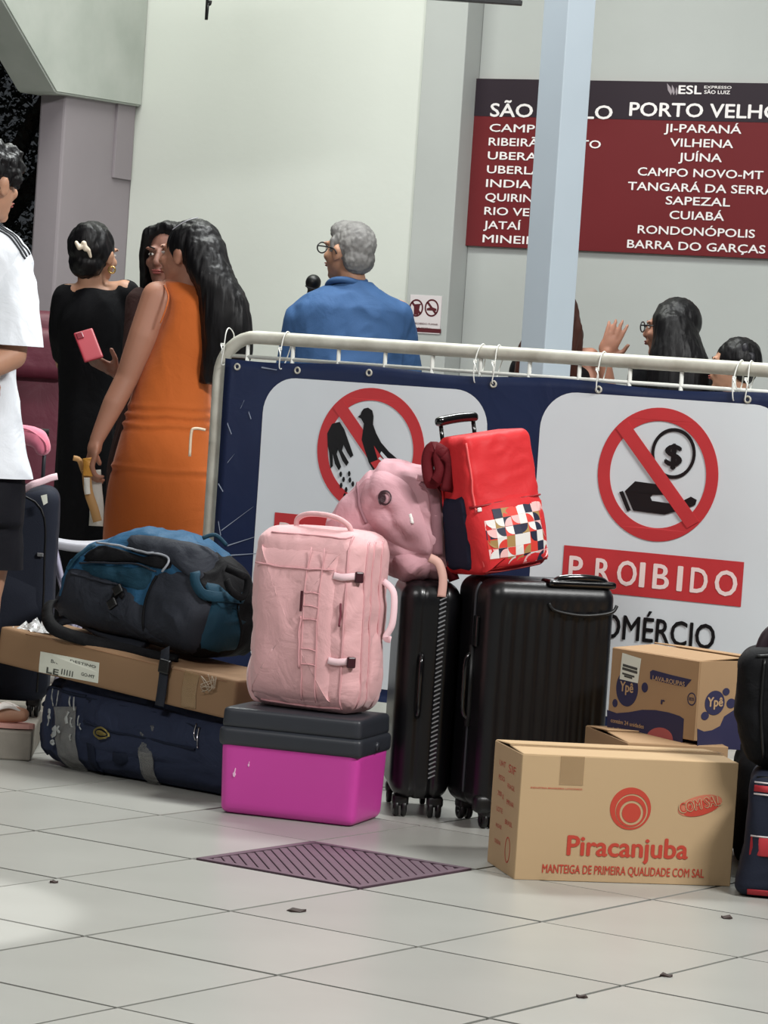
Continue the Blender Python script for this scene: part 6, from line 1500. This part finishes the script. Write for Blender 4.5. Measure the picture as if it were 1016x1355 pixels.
for sg in (0, 1):
    og = Org()
    c_ = (12, 350) if sg == 0 else (-90, 350); e_ = (18, 470) if sg == 0 else (-106, 470)
    og.cap(W(*c_, -.01), W(*e_, -.12), .074, .090)
    og.build('sleeve', WHT, P.root, .007, 5, folds(.006, 6, 5, 60 + sg), cuts=((W(0, 456), (0, 0, -1), False),))
me = [c for c in P.root.children if c.name.startswith('sleeve')][0].data; me2 = [c for c in P.root.children if c.name.startswith('t_shirt')][0].data
Stee = Surf([v.co for v in me.vertices] + [v.co for v in me2.vertices], [tuple(p.vertices) for p in me.polygons] + [tuple(i + len(me.vertices) for i in p.vertices) for p in me2.polygons])
for k in range(3):
    P_ = []; N_ = []
    for u, v in ((-6 - k * 1, 300 + k), (12 + k * 1.5, 308), (26 + k * 2.5, 322), (38 + k * 4.5, 342 - k * 2)):
        h_, n_ = Stee.near(W(u + 6, v - 6, -.045 - .02 * (2 - k))); P_.append(h_ + n_ * .002); N_.append(n_)
    P2 = catmull(P_, 5); N2 = [Stee.near(p)[1] for p in P2]; P2 = [Stee.near(p)[0] + Stee.near(p)[1] * .002 for p in P2]
    ribbon('shoulder_stripe', P2, N2, .007, .0015, mat('stripe_black', (26, 28, 36), .7), P.root)
V, Fc = tube_data([W(-30, 302) + Vector((.068 * math.cos(a), .068 * math.sin(a), .012 * math.cos(a + .6))) for a in np.linspace(0, 6.283, 25)[:-1]], .010, 8, True); mk('neck_rib', V, Fc, mat('stripe_black', (0, 0, 0)), P.root)
SHT = mat('shorts_black', (20, 20, 26), .75, wrinkle=.4)
og = Org(); og.loft(P.rings([(600, -112, 32, 0, .135), (640, -112, 34, 0, .14), (690, -112, 32, 0, .14)]), sm=3)
og.cap(W(-14, 680), W(-14, 765), .098, .10); og.cap(W(-78, 680), W(-80, 765), .098, .10)
og.build('shorts', SHT, P.root, .008, 5, folds(.006, 7, 3, 6), cuts=((W(0, 752), (0, 0, -1), False),))
me = P.root.children[-1].data; Ssh = Surf([v.co for v in me.vertices], [tuple(p.vertices) for p in me.polygons])
P_ = []
for v in range(642, 750, 8):
    a_ = W(24 - (v - 640) * .02, v, -.12); h_ = Ssh.cast((a_.x, -.6, a_.z), (0, 1, 0)); P_.append(h_[0] + h_[1] * .002)
tube('side_piping', P_, .0028, WHT, P.root, 6)
og = Org(); og.ell(P.H(0, -.026, .040), (.090, .104, .098), P.HM); og.ell(P.H(0, -.065, -.005), (.076, .05, .055), P.HM); og.ell(P.H(0, .045, .084), (.074, .058, .040), P.HM); og.ell(P.H(.052, .03, .05), (.032, .06, .04), P.HM); og.ell(P.H(.070, .05, .015), (.014, .022, .03), P.HM)
og.build('hair', HAIRB, P.root, .0055, 2, lambda p: .012 * noise.noise(p * 38) + .006 * noise.noise(p * 90))
# thong sandals
an = Vector((W(-34, 940).x, -.03, 0)); td = Vector((1, -.12, 0)).normalized(); sd_ = Vector((-td.y, td.x, 0))
for (a0, t0) in ((an, td), (Vector((W(-92, 940).x, 0, 0)), Vector((-.3, 1, 0)).normalized())):
    s0 = Vector((-t0.y, t0.x, 0)); L_ = []
    for q in range(28):
        a_ = 2 * math.pi * q / 28; L_.append(a0 + t0 * (.055 + .135 * math.cos(a_)) + s0 * ((.038 + .008 * math.cos(a_)) * math.sin(a_)))
    V = [Vector((p.x, p.y, .003)) for p in L_] + [Vector((p.x, p.y, .017)) for p in L_]; n = 28
    mk('sandal_sole', V, [tuple(range(n))[::-1], tuple(range(n, 2 * n))] + [(i, (i + 1) % n, (i + 1) % n + n, i + n) for i in range(n)], mat('sandal_rose', (214, 160, 150), .6), P.root, False)
    for sg in (-1, 1):
        P_ = catmull([a0 + t0 * .15 + Vector((0, 0, .05)), a0 + t0 * .11 + s0 * sg * .022 + Vector((0, 0, .068)), a0 + t0 * .06 + s0 * sg * .040 + Vector((0, 0, .050)), a0 + t0 * .035 + s0 * sg * .044 + Vector((0, 0, .016))], 5)
        ribbon('sandal_strap', P_, [(Vector((0, 0, 1)) + s0 * sg * (i / len(P_) * 1.4)).normalized() for i in range(len(P_))], .026, .004, mat('sandal_white', (232, 226, 220), .5), P.root)
